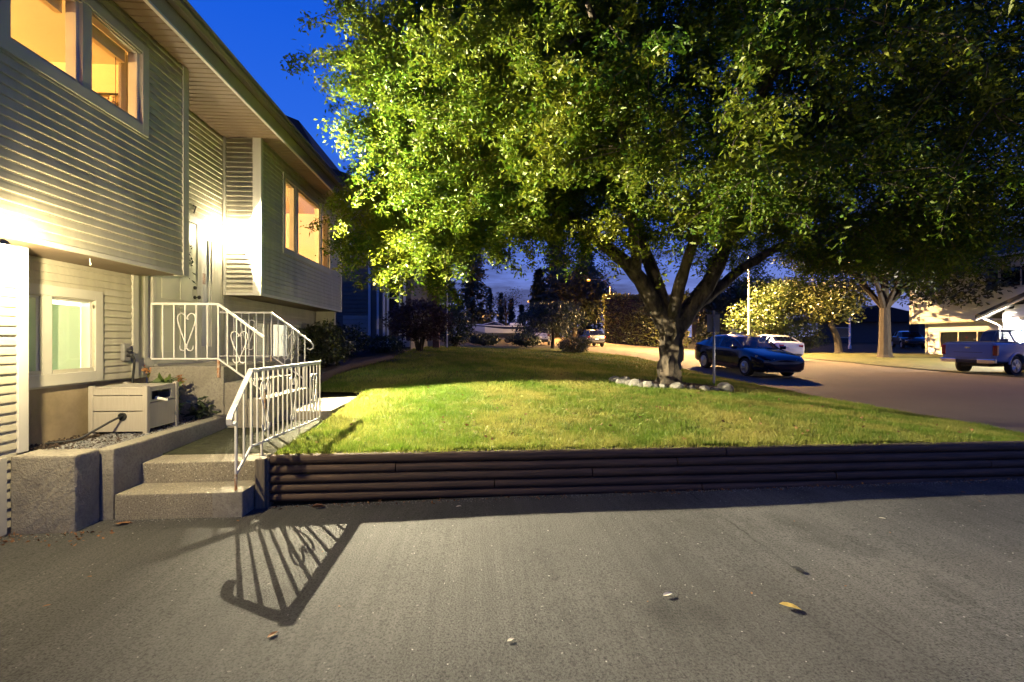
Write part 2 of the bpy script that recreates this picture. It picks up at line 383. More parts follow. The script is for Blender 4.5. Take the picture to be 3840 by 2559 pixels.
_A[:_n, _n] = 1; _A[:_n, _n+1:] = _P; _A[_n, :_n] = 1; _A[_n+1:, :_n] = _P.T
_W = np.linalg.solve(_A, np.concatenate([CP[:, 2], [0, 0, 0]]))
def ZT(x, y):
    x = np.asarray(x, float); y = np.asarray(y, float); q = np.stack([x.ravel(), y.ravel()], 1)
    z = _tps(np.linalg.norm(q[:, None]-_P[None], axis=2))@_W[:_n] + _W[_n] + q@_W[_n+1:]
    return z.reshape(x.shape)
def zt(x, y): return float(ZT(x, y))
def ZD(x): return .011*np.asarray(x)                     # driveway plane
def sheet(name, m, xs_rows, ys, zfun, kind='structure', bump=0.):
    """grid sheet: for each y in ys a row of x values"""
    X = np.array(xs_rows); Y = np.repeat(np.array(ys)[:, None], X.shape[1], 1); Z = zfun(X, Y)
    if bump: Z = Z + bump*np.array([mnoise.noise((x*1.3, y*1.3, 0))+.5*mnoise.noise((x*4, y*4, 3)) for x, y in zip(X.ravel(), Y.ravel())]).reshape(X.shape)
    r, c = X.shape; idx = np.arange(r*c).reshape(r, c)
    f = np.stack([idx[:-1, :-1], idx[:-1, 1:], idx[1:, 1:], idx[1:, :-1]], -1).reshape(-1, 4)
    o = fast_mesh(name, np.stack([X, Y, Z], -1).reshape(-1, 3), f, m, smooth=True); o['kind'] = kind; return o
def interp(t, pts): return np.interp(t, [p[0] for p in pts], [p[1] for p in pts])

gy = np.concatenate([np.linspace(-80, -6, 20), np.linspace(-5, 4.4, 12), np.linspace(4.75, 70, 130), np.linspace(72, 300, 40)])
gx = np.concatenate([np.linspace(-250, -40, 30), np.linspace(-38, 60, 150), np.linspace(62, 300, 40)])
def zground(X, Y):
    z = ZT(np.clip(X, -70, 110), np.clip(Y, -40, 110)) - .07
    return np.where((Y < 4.6) & (X < 8.6), ZD(X)-.06, z)
sheet('ground', 'earth', [gx]*len(gy), gy, zground)
# driveway: the flat asphalt apron in front, then the street it runs out to
dx = np.linspace(-3.72, 8.25, 60); dy = np.linspace(-7, 4.36, 60)
sheet('driveway', 'asphalt_drive', [dx]*len(dy), dy, lambda X, Y: ZD(X) + .006*np.sin(X*1.7+Y)*np.sin(Y*1.1), bump=.004)
SL = [(-40, 8.15), (22, 8.15), (26, 7.3), (30, 6.6), (40, 5.8), (60, 5.2), (95, 2.)]
SR = [(-40, 20.3), (24, 20.3), (30, 20.), (45, 18.2), (60, 15.4), (95, 10.)]
sy = np.concatenate([np.linspace(-40, 2, 22), np.linspace(2.6, 40, 80), np.linspace(41, 95, 40)])
sheet('street', 'asphalt_street', [np.linspace(interp(y, SL), interp(y, SR), 26) for y in sy], sy, lambda X, Y: ZT(X, Y)-.03, bump=.006)
# lawn between the timber wall, the front walk and the street
LL = [(4.42, -1.93), (6.3, -1.97), (7.93, -1.97), (7.95, -2.9), (8.8, -3.0), (12, -2.6), (12.6, -2.6), (16.5, -2.2), (20, -8), (30, -9)]
ly = np.concatenate([np.linspace(4.42, 13, 110), np.linspace(13.2, 30, 60)])
sheet('lawn', 'lawn_base', [np.linspace(interp(y, LL), interp(y, SL)-.12, 120) for y in ly], ly, lambda X, Y: ZT(X, Y), bump=.022)
vy = np.linspace(-20, 34, 60)
sheet('verge', 'verge_grass', [np.linspace(interp(y, SR)+.05, 60, 40) for y in vy], vy, lambda X, Y: ZT(X, Y)+.01, bump=.03)
by_ = np.linspace(7.6, 17.0, 40)
sheet('garden_bed', 'soil', [np.linspace(-7.5, float(interp(y, [(7.6, -3.05), (8.8, -3.05), (12, -2.62), (13, -1.8), (17, -1.4)])), 20) for y in by_], by_, lambda X, Y: ZT(X, Y)+.012, bump=.03)

# ------------------------------------------------------------------ our house
XU, XL = -3.45, -4.02           # upper (overhanging) and lower wall planes
house = thing('split_level_house', 'cream vinyl sided split-level house with lit windows beside the front steps', 'house', (-4.5, 6, 0))
def unit_board(face):
    h = 1.0; t = .013
    sec = [(-.004, 0), (t, 0), (t+.001, .10), (.0075, .62), (.004, .80), (.002, 1.0), (-.004, 1.0)]
    n = len(sec); me = bpy.data.meshes.new('siding_board')
    def P(q, a): return (q[0], a, q[1]) if face == 'x' else (a, -q[0], q[1])
    vs = [P(q, 0) for q in sec]+[P(q, 1) for q in sec]
    fs = [tuple(range(n)), tuple(reversed(range(n, 2*n)))]+[(i, i+n, (i+1) % n+n, (i+1) % n) for i in range(n)]
    me.from_pydata(vs, [], fs); bm = bmesh.new(); bm.from_mesh(me); bmesh.ops.recalc_face_normals(bm, faces=bm.faces); bm.to_mesh(me); bm.free()
    return me
BOARDS = {}
def siding(parent, face, plane, a0, a1, z0, z1, holes=(), h=.0762, m='siding', name='siding_board'):
    key = (face, m)
    if key not in BOARDS:
        me = unit_board(face); me.materials.append(MATS[m]); BOARDS[key] = me
    off = root_loc(parent); z = z0; k = 0
    while z < z1-.004:
        hh = min(h, z1-z); segs = [(a0, a1)]
        for (b0, b1, c0, c1) in holes:
            if min(z+hh, c1)-max(z, c0) > hh*.5:
                ns = []
                for (s0, s1) in segs:
                    if b0 > s0: ns.append((s0, min(s1, b0)))
                    if b1 < s1: ns.append((max(s0, b1), s1))
                segs = [q for q in ns if q[1]-q[0] > .01]
        if m == 'siding' and a1-a0 > 3 and k % 3 == 1:             # staggered lap joints
            segs = sum([[(s0, s0+(s1-s0)*jj-.0015), (s0+(s1-s0)*jj+.0015, s1)] if s1-s0 > 1.6 else [(s0, s1)] for (s0, s1), jj in zip(segs, [random.uniform(.25, .75) for _ in segs])], [])
        for (s0, s1) in segs:
            o = bpy.data.objects.new(name, BOARDS[key]); COL.objects.link(o); o.parent = parent
            if face == 'x': o.location = Vector((plane+random.uniform(-.0006, .0006), s0, z))-off; o.scale = (random.uniform(.85, 1.15), s1-s0, hh-.0012); o.rotation_euler = (random.uniform(-.0006, .0006), random.uniform(-.006, .006), 0)
            else: o.location = Vector((s0, plane, z))-off; o.scale = (s1-s0, 1, hh-.0012)
        z += h; k += 1
def wall_slab(name, m, parent, face, p0, p1, a0, a1, z0, z1, holes=()):
    """wall core between planes p0..p1 with rectangular openings"""
    A = sorted({a0, a1, *[q for h in holes for q in h[:2] if a0 < q < a1]}); Z = sorted({z0, z1, *[q for h in holes for q in h[2:] if z0 < q < z1]})
    b = MB()
    for i in range(len(A)-1):
        for j in range(len(Z)-1):
            ca, cz = (A[i]+A[i+1])/2, (Z[j]+Z[j+1])/2
            if any(h[0] < ca < h[1] and h[2] < cz < h[3] for h in holes): continue
            if face == 'x': b.box(p0, p1, A[i], A[i+1], Z[j], Z[j+1])
            else: b.box(A[i], A[i+1], p0, p1, Z[j], Z[j+1])
    return b.build(name, m, parent)
def window(parent, plane, y0, y1, z0, z1, mull=(), trim=.085, tb=.10, glass='pane', tm='trim', sash='trim_white', depth=.10):
    """opening y0..y1 x z0..z1 in an x-facing wall: outer trim, inner sash per light, mullions, panes"""
    w = MB(); X = plane
    w.box(X-.006, X+.026, y0-trim, y0, z0-tb, z1+trim); w.box(X-.006, X+.026, y1, y1+trim, z0-tb, z1+trim)
    w.box(X-.006, X+.0255, y0, y1, z1, z1+trim); w.box(X-.006, X+.0255, y0, y1, z0-tb, z0)
    o = w.build('window', tm, parent, bevel=.003)
    cuts = [y0]+[q for m_ in mull for q in m_]+[y1]
    for m_ in mull: box('mullion', tm, o, X-.05, X+.020, m_[0], m_[1], z0, z1, bevel=.003)
    for i in range(0, len(cuts), 2):
        a, b = cuts[i], cuts[i+1]; s = .028
        f = MB(); f.box(X-depth, X-.012, a, a+s, z0, z1).box(X-depth, X-.012, b-s, b, z0, z1).box(X-depth, X-.013, a+s, b-s, z0, z0+s).box(X-depth, X-.013, a+s, b-s, z1-s, z1)
        f.build('sash', sash, o, bevel=.003)
        box('pane', glass, o, X-.050, X-.046, a+s-.004, b-s+.004, z0+s-.004, z1-s+.004)
    return o

NW = (3.60, 4.92, 3.715, 4.455); FW = (8.37, 10.76, 3.15, 4.40); LW = (4.12, 5.067, 1.19, 1.925); FLW = (8.5, 10.55, 1.16, 1.86)
ZS = 4.71
# upper storey, near block
w = wall_slab('upper_wall', 'siding', house, 'x', XU-.12, XU-.004, -4, 5.645, 2.285, ZS, [NW]); siding(w, 'x', XU, -4, 5.60, 2.30, ZS, [NW])
wall_slab('upper_wall', 'siding', house, 'y', 5.53, 5.645, XL-.1, XU-.12, 2.285, ZS)
box('corner_post', 'trim', house, XU-.09, XU+.022, 5.565, 5.668, 2.262, ZS, bevel=.004)
box('starter_strip', 'trim', house, XU-.02, XU+.018, -4, 5.565, 2.262, 2.299)
# overhang underside
u = MB().box(XL-.05, XU-.022, -4, 5.64, 2.268, 2.283).build('overhang_soffit', 'soffit', house)
window(house, XU, *NW, mull=[(4.215, 4.31)])
# upper storey, far block with its return wall at the door
w = wall_slab('upper_wall', 'siding', house, 'x', XU-.12, XU-.004, 7.485, 11.69, 2.245, ZS, [FW]); siding(w, 'x', XU, 7.52, 11.64, 2.262, ZS, [FW])
w = wall_slab('return_wall', 'siding', house, 'y', 7.484, 7.60, XL-.02, XU-.121, 2.245, ZS); siding(w, 'y', 7.48, XL+.055, XU-.105, 2.262, ZS)
box('corner_post', 'trim_white', house, XU-.108, XU+.022, 7.458, 7.535, 2.222, ZS, bevel=.004)
box('corner_post', 'trim_white', house, XU-.04, XU+.024, 11.63, 11.715, 2.222, ZS, bevel=.004)
box('corner_post', 'trim', house, XL+.018, XL+.056, 7.455, 7.482, 2.222, ZS)
box('starter_strip', 'trim_white', house, XU-.01, XU+.018, 7.536, 11.63, 2.222, 2.261)
box('starter_strip', 'trim_white', house, XL+.057, XU-.109, 7.461, 7.483, 2.222, 2.261)
MB().box(XL, XU-.012, 7.49, 11.69, 2.228, 2.243).build('overhang_soffit', 'soffit', house)
box('upper_wall', 'siding', house, -9.5, XU-.121, 11.58, 11.69, .9, ZS)
window(house, XU, *FW, mull=[(8.86, 8.96), (10.2, 10.31)])
# lower storey: side wall by the driveway, window wall, far wall
XB = -3.72
w = wall_slab('lower_wall', 'siding', house, 'x', XB-.12, XB-.004, -4, 4.02, -.05, 2.283); siding(w, 'x', XB, -4, 3.944, .02, 2.27, h=.0762)
wall_slab('lower_wall', 'siding', house, 'y', 3.95, 4.02, XL-.1, XB-.121, .3, 2.283)
box('corner_post', 'trim_white', house, XB-.08, XB+.024, 3.945, 4.030, .595, 2.266, bevel=.004)
box('corner_post', 'trim', house, XB-.01, XB+.020, 3.80, 3.862, -.02, .585, bevel=.004)
w = wall_slab('lower_wall', 'siding', house, 'x', XL-.12, XL-.004, 4.05, 5.645, 1.06, 2.27, [LW]); siding(w, 'x', XL, 4.06, 5.58, 1.075, 2.27, [LW])
box('corner_post', 'trim', house, XL-.05, XL+.026, 5.582, 5.668, 1.06, 2.268, bevel=.004)
box('foundation', 'foundation', house, XL-.12, XL-.022, 4.05, 5.86, .2, 1.059)
window(house, XL, *LW, mull=[(4.49, 4.585)], trim=.095, tb=.11)
DOOR = (5.79, 7.40, 1.19, 3.20)
w = wall_slab('door_wall', 'siding', house, 'x', XL-.12, XL-.004, 5.645, 7.483, 1.06, ZS, [DOOR]); siding(w, 'x', XL, 5.66, 7.452, 3.27, ZS)
w = wall_slab('lower_wall', 'siding', house, 'x', XL-.12, XL-.004, 7.483, 11.69, .75, 2.228, [FLW]); siding(w, 'x', XL, 7.485, 11.62, .80, 2.225, [FLW])
box('corner_post', 'trim_white', house, XL-.05, XL+.026, 11.62, 11.712, .6, 2.226, bevel=.004)
box('foundation', 'foundation', house, XL-.12, XL-.022, 7.4, 11.69, .1, .749)
window(house, XL, *FLW, mull=[(9.12, 9.20), (9.95, 10.03)], trim=.07, tb=.08)
# front door with side lights
dr = box('front_door', 'door', house, XL-.055, XL-.006, 6.00, 6.83, 1.215, 3.16, bevel=.003)
for (a0, a1) in ((6.10, 6.37), (6.46, 6.73)):
    for (c0, c1) in ((1.36, 1.95), (2.05, 2.55), (2.65, 3.03)):
        MB().box(XL-.010, XL+.001, a0, a1, c0, c1).build('panel', 'door', dr, bevel=.004)
MB().lathe((XL-.006, 6.775, 2.12), [(.026, 0), (.026, .012), (.010, .02), (.010, .045), (.026, .055), (.028, .07), (.018, .082)], 12, 'x').build('handle', 'dark_metal', dr, smooth=True)
MB().lathe((XL-.006, 6.775, 2.255), [(.026, 0), (.026, .016), (.012, .02), (.012, .028)], 12, 'x').build('lock', 'dark_metal', dr)
fr = MB()
for (a0, a1) in ((5.79, 5.845), (5.94, 6.00), (6.83, 6.925), (7.18, 7.26), (7.32, 7.40)): fr.box(XL-.10, XL+.004, a0, a1, 1.19, 3.165)
fr.box(XL-.10, XL+.008, 5.79, 7.40, 3.166, 3.265).box(XL-.10, XL+.004, 5.846, 5.939, 1.19, 1.30).box(XL-.10, XL+.004, 6.926, 7.179, 1.19, 1.42).box(XL-.10, XL+.004, 7.261, 7.319, 1.19, 3.165)
door_frame = fr.build('door_frame', 'trim', house, bevel=.003)
box('threshold', 'galv', door_frame, XL-.06, XL+.05, 5.95, 6.88, 1.190, 1.213)
def frosted(name, ca, cb):
    m = bpy.data.materials.new(name); m.use_nodes = True; N, L = nodes_of(m); N.remove(N['Principled BSDF'])
    d = N.new('ShaderNodeBsdfDiffuse'); d.inputs[0].default_value = (*ca, 1); t = N.new('ShaderNodeBsdfTranslucent'); t.inputs[0].default_value = (*cb, 1)
    x = N.new('ShaderNodeMixShader'); x.inputs[0].default_value = .5; L.new(d.outputs[0], x.inputs[1]); L.new(t.outputs[0], x.inputs[2]); L.new(x.outputs[0], N['Material Output'].inputs[0]); MATS[name] = m
frosted('frosted', (.80, .77, .70), (.85, .82, .74)); frosted('shade_green', (.66, .70, .58), (.78, .92, .70))
box('side_light', 'frosted', house, XL-.045, XL-.035, 6.926, 7.179, 1.421, 3.165)
sl = MB().box(XL-.03, XL-.012, 6.927, 6.975, 1.421, 3.164).box(XL-.03, XL-.012, 7.135, 7.178, 1.421, 3.164).box(XL-.03, XL-.012, 6.976, 7.134, 3.0, 3.164).build('side_light_sash', 'trim_white', house)
box('side_light', 'frosted', house, XL-.045, XL-.035, 5.846, 5.939, 1.301, 3.165)
tag(box('window_sticker', 'sticker', house, XL-.033, XL-.031, 6.99, 7.085, 2.34, 2.50), 'small brown printed notice stuck to the side light')
fc = bpy.data.curves.new('house_number', 'FONT'); fc.body = '7'; fc.size = .17; fc.extrude = .006; fc.materials.append(MATS['dark_metal'])
ft = bpy.data.objects.new('tmp', fc); COL.objects.link(ft); bpy.context.view_layer.update(); fm = bpy.data.meshes.new_from_object(ft.evaluated_get(bpy.context.evaluated_depsgraph_get())); bpy.data.objects.remove(ft); fo = bpy.data.objects.new('house_number', fm); COL.objects.link(fo); fo.parent = house; fo.rotation_euler = (R(90), 0, R(90)); fo.location = Vector((XL+.022, 6.69, 3.295))-house.location
# soffit boards, fascia, gutter and roof
XF = -3.11
sof = MB().box(-4.2, XF, -4, 12.05, ZS+.012, ZS+.03).build('soffit', 'soffit', house)
y = -1.0; sb = bpy.data.meshes.new('soffit_board'); sb.from_pydata([(0,0,0),(1,0,0),(1,.086,0),(0,.086,0),(0,.004,-.008),(1,.004,-.008),(1,.082,-.008),(0,.082,-.008)], [], [(0,1,2,3),(7,6,5,4),(0,4,5,1),(1,5,6,2),(2,6,7,3),(3,7,4,0)]); sb.materials.append(MATS['soffit'])
while y < 12.0:
    o = bpy.data.objects.new('soffit_board', sb); COL.objects.link(o); o.parent = sof
    x0 = XL+.02 if 5.6 < y < 7.45 else XU+.004
    o.location = Vector((x0, y, ZS+.0115))-house.location; o.scale = (XF-.004-x0, 1, 1); y += .096
box('fascia', 'trim_white', house, XF-.03, XF+.006, -4, 12.05, ZS-.014, ZS+.012)
box('fascia', 'fascia', house, XF-.02, XF+.003, -4, 12.05, ZS+.0125, ZS+.18)
g = MB().prism([(XF+.004, 4.895), (XF+.075, 4.90), (XF+.105, 4.93), (XF+.105, 4.975), (XF+.125, 4.992), (XF+.12, 5.004), (XF+.09, 4.99), (XF+.004, 4.99)], 'y', -4, 12.08).build('gutter', 'gutter', house)
rf = MB().prism([(XF+.06, 5.00), (XF+.06, 5.025), (-8.0, 6.55), (-8.0, 6.50), (XF-.5, 5.06)], 'y', -4.05, 12.12).build('roof', 'shingle', house)
for i in range(12):
    x = XF+.05-i*.145; z = 5.026+(XF+.06-x)*.312
    MB().prism([(x, z), (x, z+.008), (x-.16, z+.05), (x-.16, z+.045)], 'y', -4.05, 12.12).build('shingle_course', 'shingle', rf)
# rooms behind the windows, each with its lit ceiling lamp
def room(x0, y0, y1, z0, z1, front, lampcol, power, wall='room_wall', bulb_at=None):
    b = MB().box(x0-.08, x0, y0, y1, z0, z1).box(x0, front, y0-.08, y0, z0, z1).box(x0, front, y1, y1+.08, z0, z1)
    b.build('room_wall', wall, house)
    box('room_ceiling', 'room_ceiling', house, x0, front, y0, y1, z1, z1+.05); box('room_floor', 'soffit', house, x0, front, y0, y1, z0-.06, z0)
    c = bulb_at or ((x0+front)/2, (y0+y1)/2, z1-.35)
    key = 'room_bulb_%s' % str(lampcol)
    if key not in MATS: emit_mat(key, lampcol, power)
    MB().lathe((c[0], c[1], c[2]), [(.03, -.05), (.09, -.03), (.11, .0), (.09, .03), (.03, .05)], 12).build('ceiling_lamp', key, house)
room(-7.2, 2.3, 5.45, 2.40, 4.62, XU-.125, (1.0, .60, .20), 4600, bulb_at=(-6.2, 3.0, 4.2))
room(-7.2, 7.68, 11.5, 2.40, 4.62, XU-.125, (1.0, .60, .20), 4600, bulb_at=(-5.4, 8.5, 4.3))
room(-6.5, 4.14, 5.60, .9, 2.2, XL-.125, (.88, 1.0, .76), 1300, wall='room_ceiling', bulb_at=(-5.2, 4.8, 1.9))
room(-6.5, 8.0, 11.3, .8, 2.2, XL-.125, (.95, 1.0, .92), 900, wall='room_ceiling', bulb_at=(-5.4, 9.4, 1.9))
def pleats(name, m, x, y0, y1, z0, z1, n, amp):
    t = np.linspace(y0, y1, n*6+1); v = [(x+amp*math.sin(2*math.pi*n*(q-y0)/(y1-y0)), q, z) for z in (z0, z1) for q in t]; k = len(t)
    return MB().add(v, [(i, i+1, i+1+k, i+k) for i in range(k-1)]).build(name, m, house, smooth=True)
pleats('curtain', 'blind', XU-.22, 4.93, 5.25, 3.3, 4.5, 5, .02); 
pleats('curtain', 'blind', XU-.22, 8.30, 8.62, 2.9, 4.5, 6, .02); pleats('curtain', 'blind', XU-.22, 10.5, 10.85, 2.9, 4.5, 6, .02)
t_ = np.linspace(-4.75, -3.72, 61); MB().add([(q, 5.405+.022*math.sin(q*42), z_) for z_ in (3.3, 4.24) for q in t_], [(i, i+1, i+62, i+61) for i in range(60)]).build('curtain', 'curtain', house, smooth=True); MB().tube([(-4.8, 5.40, 4.26), (-3.66, 5.40, 4.26)], .012, 6).build('curtain_rod', 'dark_metal', house); MB().tube([(XU-.15, 4.80, 4.32), (XU-.15, 4.80, 3.5)], .003, 4).build('blind_cord', 'dark_metal', house)
rb = MB()
for i in range(9): rb.box(XU-.19, XU-.135, 4.335, 4.90, 4.44-i*.014, 4.45-i*.014)
rb.build('raised_blind', 'blind', house)
rb = MB()
for i in range(9): rb.box(XU-.19, XU-.135, 3.62, 4.20, 4.44-i*.014, 4.45-i*.014)
rb.build('raised_blind', 'blind', house)
box('window_shade', 'shade_green', house, XL-.113, XL-.109, 4.145, 4.5645, 1.195, 1.86); box('window_shade', 'shade_green', house, XL-.113, XL-.109, 4.566, 5.045, 1.195, 1.86)
box('window_shade', 'frosted', house, XL-.135, XL-.131, 8.51, 9.10, 1.17, 1.86); box('window_shade', 'frosted', house, XL-.135, XL-.131, 10.05, 10.54, 1.17, 1.86)
# interior lampshade seen through the far picture window
MB().lathe((-5.0, 9.9, 3.18), [(.18, 0), (.13, .22)], 14).build('lampshade', 'curtain', house)
tote = thing('storage_tote', 'teal plastic storage tote inside the lower window behind the stair railing', 'tote', (XL-.4, 9.55, 1.12))
MB().box(XL-.62, XL-.25, 9.25, 9.55, 1.12, 1.42).build('tub', 'tote_teal', tote, bevel=.01); MB().box(XL-.64, XL-.23, 9.23, 9.57, 1.421, 1.45).build('lid', 'trim_white', tote, bevel=.008)

# ------------------------------------------------------------------ wall lamps (both are lit)
lamp = thing('porch_lamp', 'brightly lit flood lamp on the wall beside the front door', 'wall lamp', (PORCH_LAMP[0], 7.46, PORCH_LAMP[2]))
px, py, pz = PORCH_LAMP
MB().lathe((px, 7.466, pz+.03), [(.055, 0), (.055, -.015), (.03, -.03)], 16, 'y').build('wall_plate', 'trim_white', lamp)
AX = Vector((.94, -.11, -.08)).normalized(); BC = Vector(PORCH_LAMP)              # flood head aimed to keep its beam off the door and left driveway
MB().tube([(px, 7.44, pz+.03), (px-.01, 7.41, pz+.045), tuple(BC-AX*.075)], .012, 8).build('arm', 'trim_white', lamp)
def cup(c, ax, prof, n=20):
    u = ax.orthogonal().normalized(); w_ = ax.cross(u); b = MB()
    for r_, h in prof:
        for k in range(n): b.v.append(tuple(c+ax*h+(u*math.cos(2*math.pi*k/n)+w_*math.sin(2*math.pi*k/n))*r_))
    for i in range(len(prof)-1):
        for k in range(n): b.f.append((i*n+k, i*n+(k+1) % n, (i+1)*n+(k+1) % n, (i+1)*n+k))
    return b
cup(BC, AX, [(.012, -.085), (.035, -.08), (.052, -.05), (.064, 0), (.070, .028), (.067, .028), (.060, 0), (.048, -.045), (.03, -.07), (.004, -.072)]).build('glowing_shade', 'shade_glow', lamp, smooth=True)  # shell shaped to cut the bulb's beam; its own glow is added fill
cup(BC, AX, [(.003, -.038), (.008, -.036), (.012, -.028), (.0130, -.020), (.0115, -.010), (.007, -.004), (.002, -.003)]).build('bulb', 'porch_bulb', lamp, smooth=True)
lamp = thing('wall_lantern', 'lit bracket lamp on the lower wall at the left picture edge', 'wall lamp', (XB, SIDE_LAMP[1], SIDE_LAMP[2]))
px, py, pz = SIDE_LAMP
MB().box(XB+.012, XB+.030, py-.05, py+.05, pz-.12, pz+.10).build('wall_plate', 'gutter', lamp, bevel=.004)
MB().tube([(XB+.03, py, pz+.02), (px-.25, py, pz+.08), (px-.1, py, pz+.095), (px, py, pz+.085)], .009, 8).build('arm', 'gutter', lamp)
MB().lathe((px, py, pz), [(.012, .10), (.026, .09), (.044, .064), (.041, .058), (.016, .060)], 12).build('socket_cap', 'gutter', lamp)
MB().lathe((px, py, pz), [(.004, -.05), (.022, -.035), (.03, -.01), (.026, .02), (.014, .04), (.012, .055)], 16).build('bulb', 'side_bulb', lamp, smooth=True)
# small things on the walls
ot = thing('outlet_box', 'grey weatherproof outlet box with a black plug on the siding', 'outlet', (XL, 5.46, 1.37))
MB().box(XL+.012, XL+.055, 5.41, 5.50, 1.28, 1.47).build('box', 'galv', ot, bevel=.006)
MB().lathe((XL+.055, 5.46, 1.39), [(.02, 0), (.022, .03), (.014, .05)], 10, 'x').build('plug', 'black_rubber', ot)
MB().lathe((XL+.055, 5.46, 1.34), [(.022, 0), (.024, .04), (.016, .055)], 10, 'x').build('plug', 'black_rubber', ot)
cb = thing('power_cable', 'thick black cable hanging from the outlet down the siding', 'cable', (XL+.08, 5.47, .6))
MB().tube([(XL+.10, 5.46, 1.34), (XL+.115, 5.475, 1.29), (XL+.10, 5.49, 1.20), (XL+.085, 5.49, 1.05), (XL+.08, 5.49, .8), (XL+.10, 5.47, .57)], .013, 8).build('cord', 'black_rubber', cb, smooth=True)
fi = thing('hanging_hook', 'small white hook hanging under the upper storey overhang', 'hook', (-3.62, 4.45, 2.26))
MB().tube([(-3.60, 4.50, 2.267), (-3.60, 4.50, 2.235), (-3.597, 4.507, 2.215), (-3.60, 4.497, 2.20)], [.004, .004, .007, .003], 6).build('hook', 'trim_white', fi)
wr = thing('door_wreath', 'dark leafy sprig hanging on the front door', 'wreath', (XL-.02, 6.70, 2.7))
cen = [(XL+.008+random.uniform(0, .03), 6.64+random.gauss(0, .05), 2.66+random.gauss(0, .17)) for _ in range(26)]
foliage('sprig', cen, np.full(26, .07), np.full(26, .022), 'leaf_conifer', wr)

# ------------------------------------------------------------------ front stairs, walk, planter
ST_Y0, ST_Y1 = 5.88, 7.33
stairs = thing('front_stairs', 'concrete stairs and landing leading up to the front door', 'stairs', (-3.4, 6.6, .4))
MB().box(XL-.02, -3.15, ST_Y0, ST_Y1, .25, 1.187).build('landing', 'concrete', stairs, bevel=.012)
MB().box(-3.149, -2.88, ST_Y0+.01, ST_Y1-.01, .25, .985).build('step', 'concrete', stairs, bevel=.012)
MB().box(-2.879, -2.62, ST_Y0+.02, ST_Y1-.02, .25, .782).build('step', 'concrete', stairs, bevel=.012)
MB().box(-3.10, -2.0, 6.32, 7.92, .2, .56).build('bottom_pad', 'concrete_aggregate', stairs, bevel=.012)
walk = thing('front_walk', 'exposed aggregate walkway with two steps up from the driveway', 'walkway', (-2.6, 5.2, 0))
tag(walk, kind='structure')
MB().box(-3.115, -2.08, 4.45, 6.318, -.05, .372).build('slab', 'concrete_aggregate', walk, bevel=.012)
MB().box(-3.10, -2.30, 4.12, 4.449, -.05, .188).build('step', 'concrete_aggregate', walk, bevel=.012)
MB().box(-2.298, -2.045, 4.11, 4.455, -.05, .191).build('step_end', 'concrete', walk, bevel=.010)
# planter: block, low kerb wall, soil
blk = MB().box(-3.70, -3.215, 3.88, 4.12, -.05, .588)
blk_t = thing('concrete_block', 'rough concrete block against the siding at the end of the planter', 'concrete block', (-3.45, 4.0, 0))
def rough_block(b, name, m, parent, cuts=14, amp=.010, bev=.018):
    o = b.build(name, m, parent, bevel=bev); bm = bmesh.new(); bm.from_mesh(o.data)
    bmesh.ops.subdivide_edges(bm, edges=[e for e in bm.edges if e.calc_length() > .1], cuts=cuts, use_grid_fill=True)
    for v in bm.verts: v.co += Vector(mnoise.noise_vector(v.co*6))*amp*.5+Vector(mnoise.noise_vector(v.co*60))*amp*.35
    bm.to_mesh(o.data); bm.free(); return o
rough_block(blk, 'block', 'concrete', blk_t)
kerb_t = thing('planter_kerb', 'low concrete kerb wall holding the gravel planter beside the walkway', 'kerb', (-3.18, 5, 0))
rough_block(MB().box(-3.27, -3.118, 4.135, 5.872, -.05, .575), 'kerb', 'concrete', kerb_t, 10, .008)
sheet('planter_soil', 'soil', [np.linspace(XL, -3.24, 16)]*40, np.linspace(4.0, 5.9, 40), lambda X, Y: .535+.02*np.sin(X*5)*np.sin(Y*4), bump=.02)
def pebble_mesh(n, pos, size, name, m, parent=None, kind='stuff'):
    ico = np.array([(0,0,1),(.9,0,.2),(.28,.85,.2),(-.72,.53,.2),(-.72,-.53,.2),(.28,-.85,.2),(0,0,-.6)]); fc = [(0,1,2),(0,2,3),(0,3,4),(0,4,5),(0,5,1),(6,2,1),(6,3,2),(6,4,3),(6,5,4),(6,1,5)]
    a = rng.uniform(0, 6.28, n); s = size*rng.uniform(.5, 1.2, (n, 3)); s[:, 2] *= .7
    v = ico[None]*s[:, None]; v = v*(1+.25*rng.normal(size=(n, 7, 1)))
    x = v[:, :, 0]*np.cos(a)[:, None]-v[:, :, 1]*np.sin(a)[:, None]; y_ = v[:, :, 0]*np.sin(a)[:, None]+v[:, :, 1]*np.cos(a)[:, None]
    v = np.stack([x, y_, v[:, :, 2]], -1)+pos[:, None]
    f = (np.array(fc)[None]+np.arange(n)[:, None, None]*7).reshape(-1, 3)
    return fast_mesh(name, v.reshape(-1, 3), f, m, parent, kind=kind)
n = 2600; yy = 4.12+rng.beta(1., 1.6, n)*1.6; pos = np.stack([rng.uniform(-3.72, -3.27, n)-(yy > 4.9)*0, yy, .552+rng.uniform(0, .012, n)], 1)
g = pebble_mesh(n, pos, .013, 'gravel', 'gravel'); tag(g, 'grey crushed gravel in the planter around the hose box', 'gravel')
n = 900; pos = np.stack([rng.uniform(XL+.02, -3.3, n), rng.uniform(4.1, 5.8, n), .552+rng.uniform(0, .012, n)], 1)
g = pebble_mesh(n, pos, .017, 'bark_mulch', 'mulch'); tag(g, 'dark bark mulch strewn over the planter soil', 'mulch')

